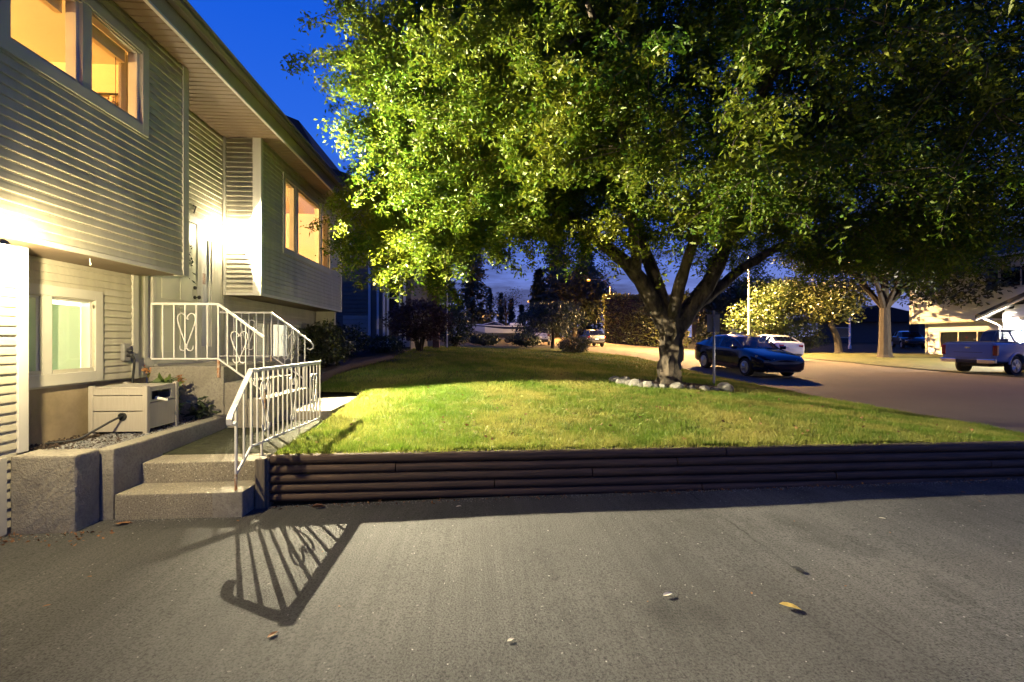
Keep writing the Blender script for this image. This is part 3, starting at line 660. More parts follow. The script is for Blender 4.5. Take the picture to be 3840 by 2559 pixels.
# hose reel box
hb = thing('hose_reel_box', 'beige plastic hose reel box standing in the gravel planter', 'hose box', (-3.62, 5.08, .55))
bx0, bx1, by0, by1, bz0, bz1 = -3.90, -3.34, 4.85, 5.34, .555, 1.035
for (qx, qy) in ((bx0, by0), (bx1-.045, by0), (bx0, by1-.045), (bx1-.045, by1-.045)): MB().box(qx, qx+.045, qy, qy+.045, bz0, bz1+.012).build('corner_leg', 'plastic_box', hb, bevel=.008)
for (c0, c1) in ((bz0+.03, .785), (.795, .945), (.953, 1.018)):
    MB().box(bx0+.046, bx1-.046, by0+.006, by0+.03, c0, c1).build('front_panel', 'plastic_box', hb, bevel=.004)
    MB().box(bx0+.006, bx0+.03, by0+.046, by1-.046, c0, c1).build('side_panel', 'plastic_box', hb, bevel=.004)
    MB().box(bx0+.046, bx1-.046, by1-.03, by1-.006, c0, c1).build('back_panel', 'plastic_box', hb, bevel=.004)
MB().box(bx1-.03, bx1-.006, by0+.046, by1-.046, bz0+.05, .865).build('side_panel', 'plastic_box', hb, bevel=.004)
MB().box(bx1-.028, bx1-.005, by0+.046, by0+.075, .873, 1.018).box(bx1-.028, bx1-.005, by1-.12, by1-.046, .873, 1.018).box(bx1-.028, bx1-.0055, by0+.076, by1-.121, .985, 1.018).box(bx1-.028, bx1-.0055, by0+.076, by1-.121, .873, .895).build('slot_frame', 'plastic_box', hb)
MB().box(bx1-.2, bx1-.19, by0+.05, by1-.05, .87, 1.01).build('slot_back', 'car_trim', hb)
MB().box(bx0+.01, bx1-.01, by0+.01, by1-.01, 1.019, 1.034).build('lid', 'plastic_box', hb, bevel=.005)
MB().tube([(bx1-.03, 5.02, .905), (bx1+.02, 5.03, .895), (bx1+.07, 5.05, .875)], [.022, .016, .012], 8).build('crank_handle', 'trim_white', hb, smooth=True)
MB().lathe((-3.575, by0+.006, .74), [(.040, 0), (.040, -.012), (.026, -.014), (.024, -.002)], 16, 'y').build('hose_port', 'black_rubber', hb)
hs = thing('garden_hose', 'dark grey hose running from the hose box port down to the gravel', 'hose', (-3.6, 4.7, .56))
MB().tube([(-3.575, 4.86, .74), (-3.58, 4.82, .738), (-3.62, 4.76, .705), (-3.70, 4.66, .63), (-3.76, 4.58, .575), (-3.84, 4.52, .565), (-3.95, 4.46, .562)], .011, 8).build('tube', 'black_rubber', hs, smooth=True)

# leafy plant in the planter corner
pl = thing('peony_plant', 'leafy green peony with dried brown flower heads beside the landing', 'plant', (-3.62, 5.55, .55))
stems = MB(); cen = []; up = []
for i in range(46):
    a = random.uniform(0, 6.28); r_ = random.uniform(.02, .30); b0 = Vector((-3.62+.06*math.cos(a), 5.55+.06*math.sin(a), .55)); h = random.uniform(.26, .56)
    tip = Vector((-3.62+r_*math.cos(a)*.8, min(5.84, 5.55+r_*math.sin(a)*.75), .55+h)); mid = (b0+tip)/2+Vector((0, 0, .05)); stems.tube([b0, mid, tip], [.004, .0035, .002], 5)
    for k in range(9):
        t = random.uniform(.35, 1.05); p = b0.lerp(tip, t); cen.append(p)
stems.build('stem', 'leaf_bed', pl)
foliage('leaves', np.array([tuple(c) for c in cen]), np.full(len(cen), .125), np.full(len(cen), .048), 'leaf_bed', pl, .15)
for (fx, fy, fz) in ((-3.74, 5.42, 1.17), (-3.50, 5.62, 1.08)):
    MB().tube([(fx+.05, fy+.03, .9), (fx, fy, fz)], .0025, 5).build('stem', 'dry_leaf', pl)
    c = [(fx+random.gauss(0, .016), fy+random.gauss(0, .016), fz+random.gauss(0, .02)) for _ in range(22)]
    foliage('flower_head', c, np.full(22, .04), np.full(22, .022), 'leaf_red', pl).data.materials[0] = MATS['flower']
wd = thing('weed_plant', 'low broad-leaved weed growing at the kerb end near the stairs', 'plant', (-3.36, 5.75, .55))
c = [(-3.36+random.gauss(0, .07), min(5.85, 5.74+random.gauss(0, .06)), .6+abs(random.gauss(0, .10))) for _ in range(60)]
foliage('leaves', c, np.full(60, .11), np.full(60, .05), 'leaf_dark', wd, .1)

# ------------------------------------------------------------------ railings
def scroll(a, d, c, w, h, ht=.0105):
    """heart scroll of flat bar: in the vertical plane through c, along direction d, w wide, h tall"""
    d = Vector(d).normalized(); c = Vector(c); parts = []
    for s in (-1, 1):
        pts = [(.10, .30), (.04, .34), (.10, .42), (.28, .47), (.46, .42), (.50, .30), (.40, .12), (.20, -.14), (.02, -.36), (-.02, -.40), (.10, -.49), (.26, -.50), (.36, -.44), (.36, -.36)]
        cur = []
        for i in range(len(pts)-1):
            p0 = pts[max(i-1, 0)]; p1 = pts[i]; p2 = pts[i+1]; p3 = pts[min(i+2, len(pts)-1)]
            for t in (0, .25, .5, .75):
                q = [.5*((2*p1[k])+(-p0[k]+p2[k])*t+(2*p0[k]-5*p1[k]+4*p2[k]-p3[k])*t*t+(-p0[k]+3*p1[k]-3*p2[k]+p3[k])*t**3) for k in (0, 1)]
                cur.append(c+d*(s*q[0]*w)+Vector((0, 0, q[1]*h)))
        a.tube(cur, ht*.7, 5)
    return a
def seg_rail(root, a, b, ztop, zbot, nb, hearts=(), post_w=.016, top_w=(.018), first=True, last=True):
    """one straight rail bay between plan points a and b: ztop/zbot = (start, end) heights"""
    A0, A1 = Vector((*a, ztop[0])), Vector((*b, ztop[1])); B0, B1 = Vector((*a, zbot[0])), Vector((*b, zbot[1]))
    MB().bar(A0, A1, .026).build('top_rail', 'rail_paint', root); MB().bar(B0, B1, .018).build('bottom_rail', 'rail_paint', root)
    for i in range(nb):
        if (i == 0 and not first) or (i == nb-1 and not last): continue
        t = i/(nb-1); p = A0.lerp(A1, t); q = B0.lerp(B1, t)
        MB().bar(q, p-Vector((0, 0, .005)), .013 if 0 < i < nb-1 else .017).build('baluster', 'rail_paint', root)
    d = (Vector((*b, 0))-Vector((*a, 0))).normalized()
    for (t, w_, h_) in hearts:
        c = (A0.lerp(A1, t)+B0.lerp(B1, t))/2
        scroll(MB(), d, c, w_, h_).build('heart_scroll', 'rail_paint', root)
nr = thing('landing_railing', 'white iron railing on the near side of the landing and stairs', 'railing', (-3.4, 5.86, 1.0))
seg_rail(nr, (-3.98, 5.86), (-3.20, 5.86), (1.955, 1.955), (1.283, 1.283), 7, [(.52, .21, .47)])
seg_rail(nr, (-3.20, 5.86), (-2.66, 5.86), (1.955, 1.545), (1.283, .873), 6, [(.46, .20, .40)], first=False)
MB().box(-3.215, -3.185, 5.853, 5.879, 1.05, 1.283).build('bracket', 'rust', nr, bevel=.003); MB().box(-2.675, -2.645, 5.853, 5.879, .66, .873).build('bracket', 'rust', nr, bevel=.003)
frl = thing('stair_railing', 'white iron railing with a curled end on the far side of the stairs', 'railing', (-3.2, 7.30, 1.0))
seg_rail(frl, (-3.98, 7.30), (-3.20, 7.30), (1.938, 1.938), (1.27, 1.27), 8, [(.55, .21, .47)])
seg_rail(frl, (-3.20, 7.30), (-2.70, 7.30), (1.938, 1.56), (1.27, .90), 6, [(.5, .20, .40)], first=False)
MB().tube([(-2.70, 7.30, 1.56), (-2.62, 7.30, 1.50), (-2.575, 7.30, 1.44), (-2.575, 7.30, 1.39), (-2.62, 7.30, 1.365), (-2.665, 7.30, 1.385)], .012, 6).build('curled_end', 'rail_paint', frl, smooth=True)
MB().box(-3.212, -3.19, 7.29, 7.312, 1.18, 1.27).build('bracket', 'rust', frl); MB().bar((-2.70, 7.30, .56), (-2.70, 7.30, .90), .018).build('post', 'rail_paint', frl)
wrl = thing('walkway_railing', 'white iron railing along the walkway with a down-turned handrail', 'railing', (-2.13, 5.2, .2))
RX = -2.12
seg_rail(wrl, (RX, 4.42), (RX, 6.26), (1.222, 1.205), (.515, .470), 17, [(.16, .21, .50), (.53, .21, .50), (.88, .20, .50)], first=True)
MB().box(RX-.022, RX+.022, 4.40, 6.29, 1.225, 1.236).build('cap_rail', 'rail_paint', wrl)
seg_rail(wrl, (RX, 4.15), (RX, 4.42), (.95, 1.222), (.335, .515), 3, last=False)
pts = [(RX, 4.43, 1.24), (RX, 4.30, 1.115), (RX, 4.16, .965), (RX, 4.07, .875), (RX, 4.04, .83), (RX, 4.05, .785), (RX, 4.09, .775), (RX, 4.125, .80)]
cap = MB()
for p, q in zip(pts[:-1], pts[1:]):
    p, q = Vector(p), Vector(q); nrm = (q-p).cross(Vector((1, 0, 0))).normalized()*.006; sx = Vector((.024, 0, 0))
    cap.add([p-sx-nrm, p+sx-nrm, p+sx+nrm, p-sx+nrm, q-sx-nrm, q+sx-nrm, q+sx+nrm, q-sx+nrm], [(0,1,2,3),(7,6,5,4),(0,4,5,1),(1,5,6,2),(2,6,7,3),(3,7,4,0)])
cap.build('handrail', 'rail_paint', wrl)
MB().bar((RX, 4.15, .19), (RX, 4.15, .34), .017).build('foot', 'rust', wrl)
for yy in (4.62, 5.55, 6.24): MB().bar((RX, yy, .372), (RX, yy, .50), .015).build('foot', 'rail_paint', wrl)

# ------------------------------------------------------------------ timber retaining wall along the driveway
tw = thing('timber_wall', 'low brown landscape-log retaining wall between the lawn and the driveway', 'retaining wall', (3, 4.38, 0))
def log(x0, x1, z, rz, ry, yc, name='log', squash=False):
    n = max(4, int((x1-x0)/.22)); b = MB(); prof = 10; base = []; rnd = random.random()*50
    for i in range(n+1):
        x = x0+(x1-x0)*i/n; dz = .004*mnoise.noise((x*1.5+rnd, 1, 0)); dyy = .006*mnoise.noise((x*2+rnd, 5, 0))
        for k in range(prof):
            a = 2*math.pi*k/prof; ca, sa = math.cos(a), math.sin(a); e_ = .86
            b.v.append((x, yc+dyy+ry*math.copysign(abs(ca)**e_, ca), z+dz+rz*math.copysign(abs(sa)**e_, sa)))
    for i in range(n):
        for k in range(prof): b.f.append((i*prof+k, i*prof+(k+1) % prof, (i+1)*prof+(k+1) % prof, (i+1)*prof+k))
    b.f.append(tuple(range(prof))); b.f.append(tuple(n*prof+k for k in range(prof)))
    o = b.build(name, 'log', tw, smooth=True); return o
rows = [(.398, .047, [-1.93, 2.45, 5.9, 7.95]), (.306, .043, [-1.93, -.78, 1.95, 6.2, 7.95]), (.220, .043, [-1.93, 1.1, 5.3, 7.95]), (.134, .043, [-1.93, .15, 3.6, 6.8, 7.95]), (.048, .043, [-1.93, 2.2, 5.0, 7.95])]
for i, (z, rz, js) in enumerate(rows):
    for a, b in zip(js[:-1], js[1:]):
        log(a+.006, b-.006, z+.002*random.uniform(-1, 1), rz, .05, 4.385+(0 if i else .008)+random.uniform(-.005, .005))
MB().box(-2.032, -1.945, 4.30, 4.42, -.03, .425).build('end_post', 'post_wood', tw, bevel=.008)
MB().box(-1.943, -1.925, 4.335, 4.44, -.03, .42).build('end_board', 'post_wood', tw)

# ------------------------------------------------------------------ grass
def lawn_grass():
    def area(n, y0, y1, fn):
        y = y0+(y1-y0)*rng.random(n)**fn; xl = interp(y, LL)+.02; xr = interp(y, SL)-.2; return xl+(xr-xl)*rng.random(n), y
    xs, ys = [], []
    for n, y0, y1, fn in ((250000, 4.44, 8.6, 1.35), (70000, 8.6, 14, 1.2), (40000, 14, 24, 1.2)):
        x, y = area(n, y0, y1, fn); xs.append(x); ys.append(y)
    x = np.concatenate(xs); y = np.concatenate(ys)
    keep = ((x-4.1)/1.25)**2+((y-9.5)/.75)**2 > 1
    # the frame only shows the lawn left of its right edge
    x, y = x[keep], y[keep]
    keep = x < 1.32*y+.3; x, y = x[keep], y[keep]
    n = len(x); z = ZT(x, y)+.022*np.array([mnoise.noise((a*1.3, b*1.3, 0))+.5*mnoise.noise((a*4, b*4, 3)) for a, b in zip(x, y)])-.004
    far = np.clip((y-5)/12, 0, 1); tuft = np.array([mnoise.noise((a*6, b*6, 7)) for a, b in zip(x, y)])
    dry = np.array([mnoise.noise((a*.8, b*.8, 20))*.7+mnoise.noise((a*2.6, b*2.6, 25))*.5 for a, b in zip(x, y)])
    h = (.030+.030*rng.random(n)**1.6+.034*tuft+.012*np.array([mnoise.noise((a*17, b*17, 2)) for a, b in zip(x, y)]))*(1+.5*far); h = np.maximum(h, .012); w_ = (.0045+.004*rng.random(n))*(1+2.2*far)
    a = rng.uniform(0, 6.28, n); lean = rng.uniform(.1, 1.0, n)*h; b_ = rng.uniform(0, 6.28, n)
    v = np.empty((n, 3, 3)); v[:, 0] = np.stack([x-np.cos(a)*w_/2, y-np.sin(a)*w_/2, z], 1); v[:, 1] = np.stack([x+np.cos(a)*w_/2, y+np.sin(a)*w_/2, z], 1)
    v[:, 2] = np.stack([x+np.cos(b_)*lean, y+np.sin(b_)*lean, z+h], 1)
    tone = np.clip(.30+dry*.95+.25*np.maximum(0, -tuft)+rng.normal(0, .20, n), 0, 1)
    o = fast_mesh('grass', v.reshape(-1, 3), np.arange(n*3).reshape(n, 3), 'grass_blade', tone=np.repeat(tone, 3), kind='stuff')
    tag(o, 'short mown grass with yellow dry patches on the front lawn', 'grass')
lawn_grass()
n = 5200; x = rng.uniform(-1.9, 6.2, n); y = 4.435-rng.random(n)*.06; z = ZT(x, y)-.005; h = rng.uniform(.02, .06, n)*(1+.8*np.array([max(-.5, mnoise.noise((a*5, 3, 1))) for a in x])); a = rng.uniform(0, 6.28, n)
v = np.empty((n, 3, 3)); v[:, 0] = np.stack([x-.003*np.cos(a), y-.003*np.sin(a), z], 1); v[:, 1] = np.stack([x+.003*np.cos(a), y+.003*np.sin(a), z], 1); v[:, 2] = np.stack([x+rng.normal(0, .015, n), y-rng.uniform(0, .055, n), z+h*rng.uniform(.3, 1, n)], 1)
o = fast_mesh('grass_fringe', v.reshape(-1, 3), np.arange(n*3).reshape(n, 3), 'grass_blade', tone=np.repeat(rng.uniform(.1, .9, n), 3), kind='stuff'); tag(o, 'uneven grass fringe leaning over the top of the log wall', 'grass')
n = 260; y = 4.6+rng.random(n)**1.3*6; x = -1.6+rng.random(n)*8.5; c = np.stack([x, y, ZT(x, y)+.035], 1); v, f = leaf_arrays(c, .05, .028, .1); o = fast_mesh('lawn_leaf_litter', v, f, 'dry_leaf', kind='stuff'); tag(o, 'small brown leaves scattered through the lawn grass', 'leaf litter')

# ------------------------------------------------------------------ the big tree
TX, TY = 4.10, 9.55; TZ = zt(TX, TY)
tree = thing('shade_tree', 'large spreading shade tree with forked gnarled trunk on the lawn', 'tree', (TX, TY, TZ))
def polyline(pts, n=5):
    out = []
    for i in range(len(pts)-1):
        p0, p1, p2, p3 = (Vector(pts[max(i-1, 0)]), Vector(pts[i]), Vector(pts[i+1]), Vector(pts[min(i+2, len(pts)-1)]))
        for k in range(n):
            t = k/n; out.append(.5*((2*p1)+(p2-p0)*t+(2*p0-5*p1+4*p2-p3)*t*t+(-p0+3*p1-3*p2+p3)*t**3))
    out.append(Vector(pts[-1])); return out
def limb(b, pts, r0, r1, n=10, gnarl=.0):
    P = polyline(pts); m = len(P); rad = [r0+(r1-r0)*(i/(m-1))**.8 for i in range(m)]
    if gnarl:
        P = [p+Vector(mnoise.noise_vector(p*1.7))*gnarl for p in P]
    s = len(b.v); b.tube(P, rad, n)
    for i in range(s, len(b.v)):
        v = Vector(b.v[i]); b.v[i] = tuple(v+Vector(mnoise.noise_vector(v*6))*.035*min(1, r0*4)+Vector(mnoise.noise_vector(v*15))*.014*min(1, r0*5))
    return P, rad
tb = MB(); T = lambda x, y, z: (TX+x, TY+y, TZ+z)
nodes = []                                            # points on limbs that smaller branches can start from
def L_(pts, r0, r1, n=10, g=.03):
    P, rad = limb(tb, [T(*p) for p in pts], r0, r1, n, g)
    for p, r_ in list(zip(P, rad))[2:]: nodes.append((p, r_))
# root flare and bole
P = polyline([T(-.02, 0, -.15), T(0, 0, .05), T(.02, 0, .4), T(.06, .02, 1.0), T(.10, .03, 1.45)], 6)
tb.tube(P, [.43-.20*min(1, i/7)**.6+.04*(i > 20) for i in range(len(P))], 18)
for i in range(len(tb.v)):
    v = Vector(tb.v[i]); a = math.atan2(v.y-TY, v.x-TX); hgt = max(0, .55-(v.z-TZ))
    v += Vector((math.cos(a), math.sin(a), 0))*(.10*hgt*math.sin(a*5+1)+.03*math.sin(a*7+v.z*3))
    tb.v[i] = tuple(v+Vector(mnoise.noise_vector(v*7))*.05+Vector(mnoise.noise_vector(v*18))*.02)
L_([(.02, .02, 1.2), (-.32, .0, 1.75), (-.75, -.1, 2.35), (-1.5, -.3, 2.95), (-2.5, -.6, 3.5), (-3.8, -1.0, 4.1), (-5.2, -1.5, 4.5)], .23, .05, 12)
L_([(.02, .06, 1.25), (-.15, .1, 1.9), (-.35, .15, 2.6), (-.75, .1, 3.5), (-1.2, -.2, 4.6), (-1.6, -.6, 5.8), (-1.9, -.8, 7.2)], .21, .05, 12)
L_([(.12, .02, 1.2), (.45, .0, 1.65), (.85, -.1, 2.25), (1.15, -.2, 3.0), (1.35, -.4, 3.9), (1.5, -.7, 5.0), (1.5, -1.0, 6.4)], .24, .05, 12)
L_([(.35, .02, 1.5), (.9, .1, 1.95), (1.6, .2, 2.45), (2.5, .3, 3.0), (3.7, .3, 3.5), (5.0, .2, 3.9)], .16, .04, 10)
L_([(.15, .1, 1.35), (.6, .4, 1.75), (1.3, .8, 1.95), (2.2, 1.4, 2.5), (3.2, 2.2, 3.2)], .13, .04, 9)
L_([(.05, -.05, 1.4), (.05, -.4, 2.1), (.1, -1.0, 3.0), (.2, -2.0, 4.0), (.2, -3.2, 4.9), (.1, -4.6, 5.5)], .15, .04, 10)
L_([(-.75, -.1, 2.35), (-1.1, -.9, 3.1), (-1.6, -2.0, 3.9), (-2.2, -3.2, 4.6), (-2.8, -4.2, 5.0)], .12, .035, 8)
L_([(-.35, .15, 2.6), (-.6, .9, 3.3), (-.9, 1.9, 4.1), (-1.2, 3.0, 4.9)], .11, .035, 8)
L_([(1.15, -.2, 3.0), (1.9, -1.0, 3.8), (2.8, -2.0, 4.5), (3.8, -2.9, 5.0), (4.8, -3.6, 5.3)], .12, .035, 8)
L_([(-1.5, -.3, 2.95), (-2.2, .3, 3.8), (-3.2, .6, 4.8), (-4.4, .6, 5.6), (-5.4, .3, 6.1)], .11, .03, 8)
L_([(-.75, .1, 3.5), (-1.8, -.5, 4.9), (-3.0, -1.2, 6.0), (-4.2, -1.8, 6.8)], .10, .03, 8)
L_([(1.35, -.4, 3.9), (2.4, -.2, 5.0), (3.6, .2, 5.8), (5.0, .4, 6.2)], .10, .03, 8)
# sprays of leaves: centres through the crown volume, each tied back to the nearest branch
def inside(p):
    x, y_, z = p.x-TX, p.y-TY, p.z-TZ
    d1 = ((x-.85)/7.5)**2+((y_+.2)/5.9)**2+((z-5.4)/4.4)**2
    if d1 > 1: return False
    if y_ > .6 and x < 3 and z < 3.3+.45*y_: return False          # the far underside lifts clear of the horizon
    if z < (2.6 if y_ < -.4 else 3.2) and -5.2 < x < 3.6: return False
    if x > 3.6 and z < 2.9: return False
    if z < 2.2: return False
    if d1 < .10 and z < 5: return False
    return True
cents = []
tries = 0
while len(cents) < 1250 and tries < 120000:
    tries += 1
    p = Vector((TX+random.uniform(-7.3, 8.3), TY+random.uniform(-6.8, 6), TZ+random.uniform(1.7, 10.2)))
    if not inside(p) or p.x < -2.0: continue
    if any((p-q).length < .46 for q in cents): continue
    if mnoise.noise(p*.45+Vector((3, 1, 8))) < -.50: continue    # holes where the sky shows
    cents.append(p)
# low hanging skirts on the house side and over the street
for (x, y_, z, n_) in ((-5.6, -.7, 3.0, 5), (-5.2, -.6, 2.4, 5), (-5.6, -.3, 3.6, 5), (-4.8, -1.2, 2.8, 4), (5.0, -1.0, 2.9, 7), (6.4, .4, 2.9, 8), (7.2, -1.4, 3.6, 7), (4.0, .9, 3.0, 5), (7.6, 1.2, 3.9, 8), (3.2, -2.2, 3.2, 6), (8.4, -.4, 4.2, 8)):
    for k in range(n_): cents.append(Vector((TX+x+random.gauss(0, .42), TY+y_+random.gauss(0, .4), TZ+z+random.gauss(0, .28))))
def dist_node(p): return min(((p-q).length, i) for i, (q, _) in enumerate(nodes))
order = sorted(cents, key=lambda p: dist_node(p)[0])
leaf_c = []; leaf_tone = []
for p in order:
    d, i = dist_node(p); q, r_ = nodes[i]
    sag = Vector((0, 0, .12*d)); m1 = q.lerp(p, .45)+sag+Vector(mnoise.noise_vector(p*2))*.08*d
    rr = max(.010, min(r_*.6, .010+.013*d)); tb.tube([q, q.lerp(m1, .55), m1, m1.lerp(p, .6), p], [rr, rr*.85, rr*.7, rr*.5, .006], 5, cap=False)
    nodes.append((m1, rr*.7)); nodes.append((m1.lerp(p, .6), rr*.5))
    # twigs with leaves, hanging outward
    out = Vector((p.x-TX, p.y-TY, 0)); out = out.normalized() if out.length > .1 else Vector((1, 0, 0))
    tone0 = random.gauss(.45, .2)
    for k in range(9):
        dr_ = (out*random.uniform(-.2, 1.0)+Vector((random.gauss(0, .7), random.gauss(0, .7), random.gauss(-.15, .5)))).normalized(); ln = random.uniform(.35, .85)
        a = m1.lerp(p, random.uniform(.3, 1)); b = a+dr_*ln; c = b+Vector((dr_.x*.2, dr_.y*.2, -.22))
        if k < 5: tb.tube([a, b, c], [.006, .004, .002], 3, cap=False)
        nl = 185 if p.x < TX-2.4 else (90 if p.x < TX else 56)    # extra leaves on the house side block lamp light from the rest
        t = rng.random(nl); A, B, C_ = np.array(a), np.array(b), np.array(c)
        pt = ((1-t)**2)[:, None]*A+(2*t*(1-t))[:, None]*B+(t*t)[:, None]*C_ + rng.normal(0, .06, (nl, 3))
        leaf_c.append(pt); leaf_tone.append(np.clip(tone0+rng.normal(0, .22, nl), 0, 1))
tb.build('trunk', 'bark_main', tree, smooth=True)
leaf_c = np.concatenate(leaf_c); leaf_tone = np.concatenate(leaf_tone)
foliage('crown', leaf_c, rng.uniform(.5, 1.15, len(leaf_c))*.088, rng.uniform(.6, 1.1, len(leaf_c))*.038, 'leaf_main', tree, .45, tone=leaf_tone)

# stones and mulch ring round the trunk
ring = MB(); n = 36; c0 = (TX, TY, TZ+.05)
vs = [c0]+[(TX+1.15*math.cos(2*math.pi*k/n)*(1+.1*math.sin(k)), TY-.05+.68*math.sin(2*math.pi*k/n), 0) for k in range(n)]
vs = [vs[0]]+[(a, b, zt(a, b)+.035) for a, b, _ in vs[1:]]
o = ring.add(vs, [(0, 1+k, 1+(k+1) % n) for k in range(n)]).build('mulch_bed', 'mulch', None); tag(o, 'brown bark mulch bed around the shade tree trunk', 'mulch', kind='structure')
n = 900; a = rng.uniform(0, 6.28, n); r_ = np.sqrt(rng.random(n)); px_ = TX+1.1*r_*np.cos(a); py_ = TY-.05+.64*r_*np.sin(a)
g = pebble_mesh(n, np.stack([px_, py_, ZT(px_, py_)+.05], 1), .022, 'bark_chips', 'mulch'); tag(g, 'loose bark chips under the shade tree', 'bark chips')
ang = [(-2.75, .15), (-2.62, .10), (-2.48, .13), (-2.35, .09), (-2.22, .12), (-2.08, .08), (-1.95, .09), (-1.72, .13), (-1.48, .09), (-1.20, .10), (-.95, .08), (-.55, .16), (3.0, .12), (2.8, .11)]
words = ['first', 'second', 'third', 'fourth', 'fifth', 'sixth', 'seventh', 'eighth', 'ninth', 'tenth', 'eleventh', 'large mossy']
for k, (a, s_) in enumerate(ang):
    x, y_ = TX+1.18*math.cos(a), TY-.05+.72*math.sin(a); z = zt(x, y_); bm = bmesh.new(); bmesh.ops.create_icosphere(bm, subdivisions=2, radius=1)
    for v in bm.verts: v.co = Vector((v.co.x*s_*1.15, v.co.y*s_*.9, v.co.z*s_*.75))*(1+.35*mnoise.noise(v.co*1.4+Vector((k*3, 0, 0))))
    me = bpy.data.meshes.new('edging_stone'); bm.to_mesh(me); bm.free(); me.materials.append(MATS['stone']); o = bpy.data.objects.new('edging_stone', me); COL.objects.link(o); o.location = (x, y_, z+s_*.35); o.rotation_euler = (0, 0, k*1.3)
    lab = ('%s pale stone counted from the left in the ring around the tree' % words[k]) if k < 11 else ('large pale stone at the right end of the ring around the tree' if k == 11 else ['stone at the far left tip of the ring around the tree', 'small stone at the back left of the ring around the tree'][k-12])
    tag(o, lab, 'stone', 'stones edging the tree bed')


# ------------------------------------------------------------------ vehicles
def eval_boolean(body, cutters):
    for c in cutters:
        md = body.modifiers.new('cut', 'BOOLEAN'); md.operation = 'DIFFERENCE'; md.solver = 'EXACT'; md.object = c
    bpy.context.view_layer.update(); dg = bpy.context.evaluated_depsgraph_get()
    me = bpy.data.meshes.new_from_object(body.evaluated_get(dg)); body.modifiers.clear(); old = body.data; body.data = me
    for c in cutters: bpy.data.objects.remove(c, do_unlink=True)
    return body
def car(name, label, paint, loc, yaw, stations, wheels, wr=.32, group=None, track=.78, tail='sedan', glass_rows=(), detail=True):
    """lofted body with cut wheel arches; local +x is the front"""
    root = thing(name, label, 'truck' if tail == 'truck' else 'car', (0, 0, 0), group)
    secs = []
    for (x, zb, zt_, w_, zr, wr_) in stations:
        mid = .5*(zb+zt_)+.06; half = [(0, zb), (.80*w_, zb), (.965*w_, zb+.09), (w_, mid), (.97*w_, zt_-.04), (.925*w_, zt_)]
        half += [(wr_, zr-.075), (wr_*.84, zr-.015), (0, zr)] if zr else [(.80*w_, zt_+.03), (.45*w_, zt_+.045), (0, zt_+.05)]
        full = [(-a, b) for a, b in half[1:-1]][::-1]
        secs.append([(x, a, b) for a, b in half]+[(x, a, b) for a, b in full])
    n = len(secs[0]); m = len(secs); vs = [p for s_ in secs for p in s_]; fs = []; mats = []
    # ring order: 0 bottom .. 8 top centre, then 7..1 on the other side
    for i in range(m-1):
        for k in range(n):
            fs.append((i*n+k, i*n+(k+1) % n, (i+1)*n+(k+1) % n, (i+1)*n+k)); g_ = 0
            row = k if k < 8 else n-1-k
            for (i0, r_) in glass_rows:
                if i == i0 and row in r_: g_ = 1
            mats.append(g_)
    fs.append(tuple(range(n))); mats.append(0); fs.append(tuple((m-1)*n+k for k in reversed(range(n)))); mats.append(0)
    me = bpy.data.meshes.new('body'); me.from_pydata(vs, [], fs); me.materials.append(MATS[paint]); me.materials.append(MATS['car_glass']); me.polygons.foreach_set('material_index', mats)
    bm = bmesh.new(); bm.from_mesh(me); bmesh.ops.recalc_face_normals(bm, faces=bm.faces); bm.to_mesh(me); bm.free()
    body = bpy.data.objects.new('body', me); COL.objects.link(body)
    cut = []
    for wx in wheels:
        for s in (-1, 1):
            c = MB().lathe((wx, s*.98, wr+.02), [(wr*1.17, -.42), (wr*1.17, .3)], 28, 'y').build('cutter', 'car_trim', None); cut.append(c)
    eval_boolean(body, cut); body.parent = root
    # split the glass faces off: every connected patch is a window of its own
    bm = bmesh.new(); bm.from_mesh(body.data); gl = {f for f in bm.faces if f.material_index == 1}; done = set()
    for f in list(gl):
        if f in done: continue
        stack = [f]; comp = []
        done.add(f)
        while stack:
            q = stack.pop(); comp.append(q)
            for e_ in q.edges:
                for h in e_.link_faces:
                    if h in gl and h not in done: done.add(h); stack.append(h)
        idx = {}; vv = []; ff = []
        for q in comp:
            t = []
            for v in q.verts:
                if v not in idx: idx[v] = len(vv); vv.append(tuple(v.co))
                t.append(idx[v])
            ff.append(tuple(t))
        MB().add(vv, ff).build('window', 'car_glass', root, smooth=True)
    bmesh.ops.delete(bm, geom=list(gl), context='FACES_ONLY'); bm.to_mesh(body.data); bm.free()
    body.data.polygons.foreach_set('use_smooth', [True]*len(body.data.polygons)); body.data.set_sharp_from_angle(angle=R(38))
    for wx in wheels:
        for s in (-1, 1):
            wheel = MB().lathe((wx, s*track, wr), [(wr*.62, -.10*s), (wr*.93, -.105*s), (wr, -.07*s), (wr, .07*s), (wr*.93, .105*s), (wr*.66, .10*s), (wr*.64, .06*s)], 28, 'y').build('wheel', 'tyre', root, smooth=True)
            rim = MB().lathe((wx, s*track, wr), [(wr*.66, .085*s), (wr*.68, .105*s), (wr*.62, .108*s), (wr*.60, .07*s)], 28, 'y')
            for k in range(10):
                a = 2*math.pi*(k//2)/5+(.13 if k % 2 else -.13); b = 2*math.pi*(k//2)/5+(.06 if k % 2 else -.06)
                rim.tube([(wx+wr*.62*math.cos(a), s*(track+.09), wr+wr*.62*math.sin(a)), (wx+wr*.14*math.cos(b), s*(track+.10), wr+wr*.14*math.sin(b))], [.016, .02], 5)
            rim.lathe((wx, s*track, wr), [(wr*.18, .08*s), (wr*.17, .112*s), (.02, .115*s)], 12, 'y'); rim.build('rim', 'alloy', wheel)
            MB().lathe((wx, s*track, wr), [(wr*.60, .03*s), (wr*.60, .04*s)], 20, 'y').build('brake_disc', 'car_trim', wheel)
    xf, xr = stations[0][0], stations[-1][0]
    return root, body
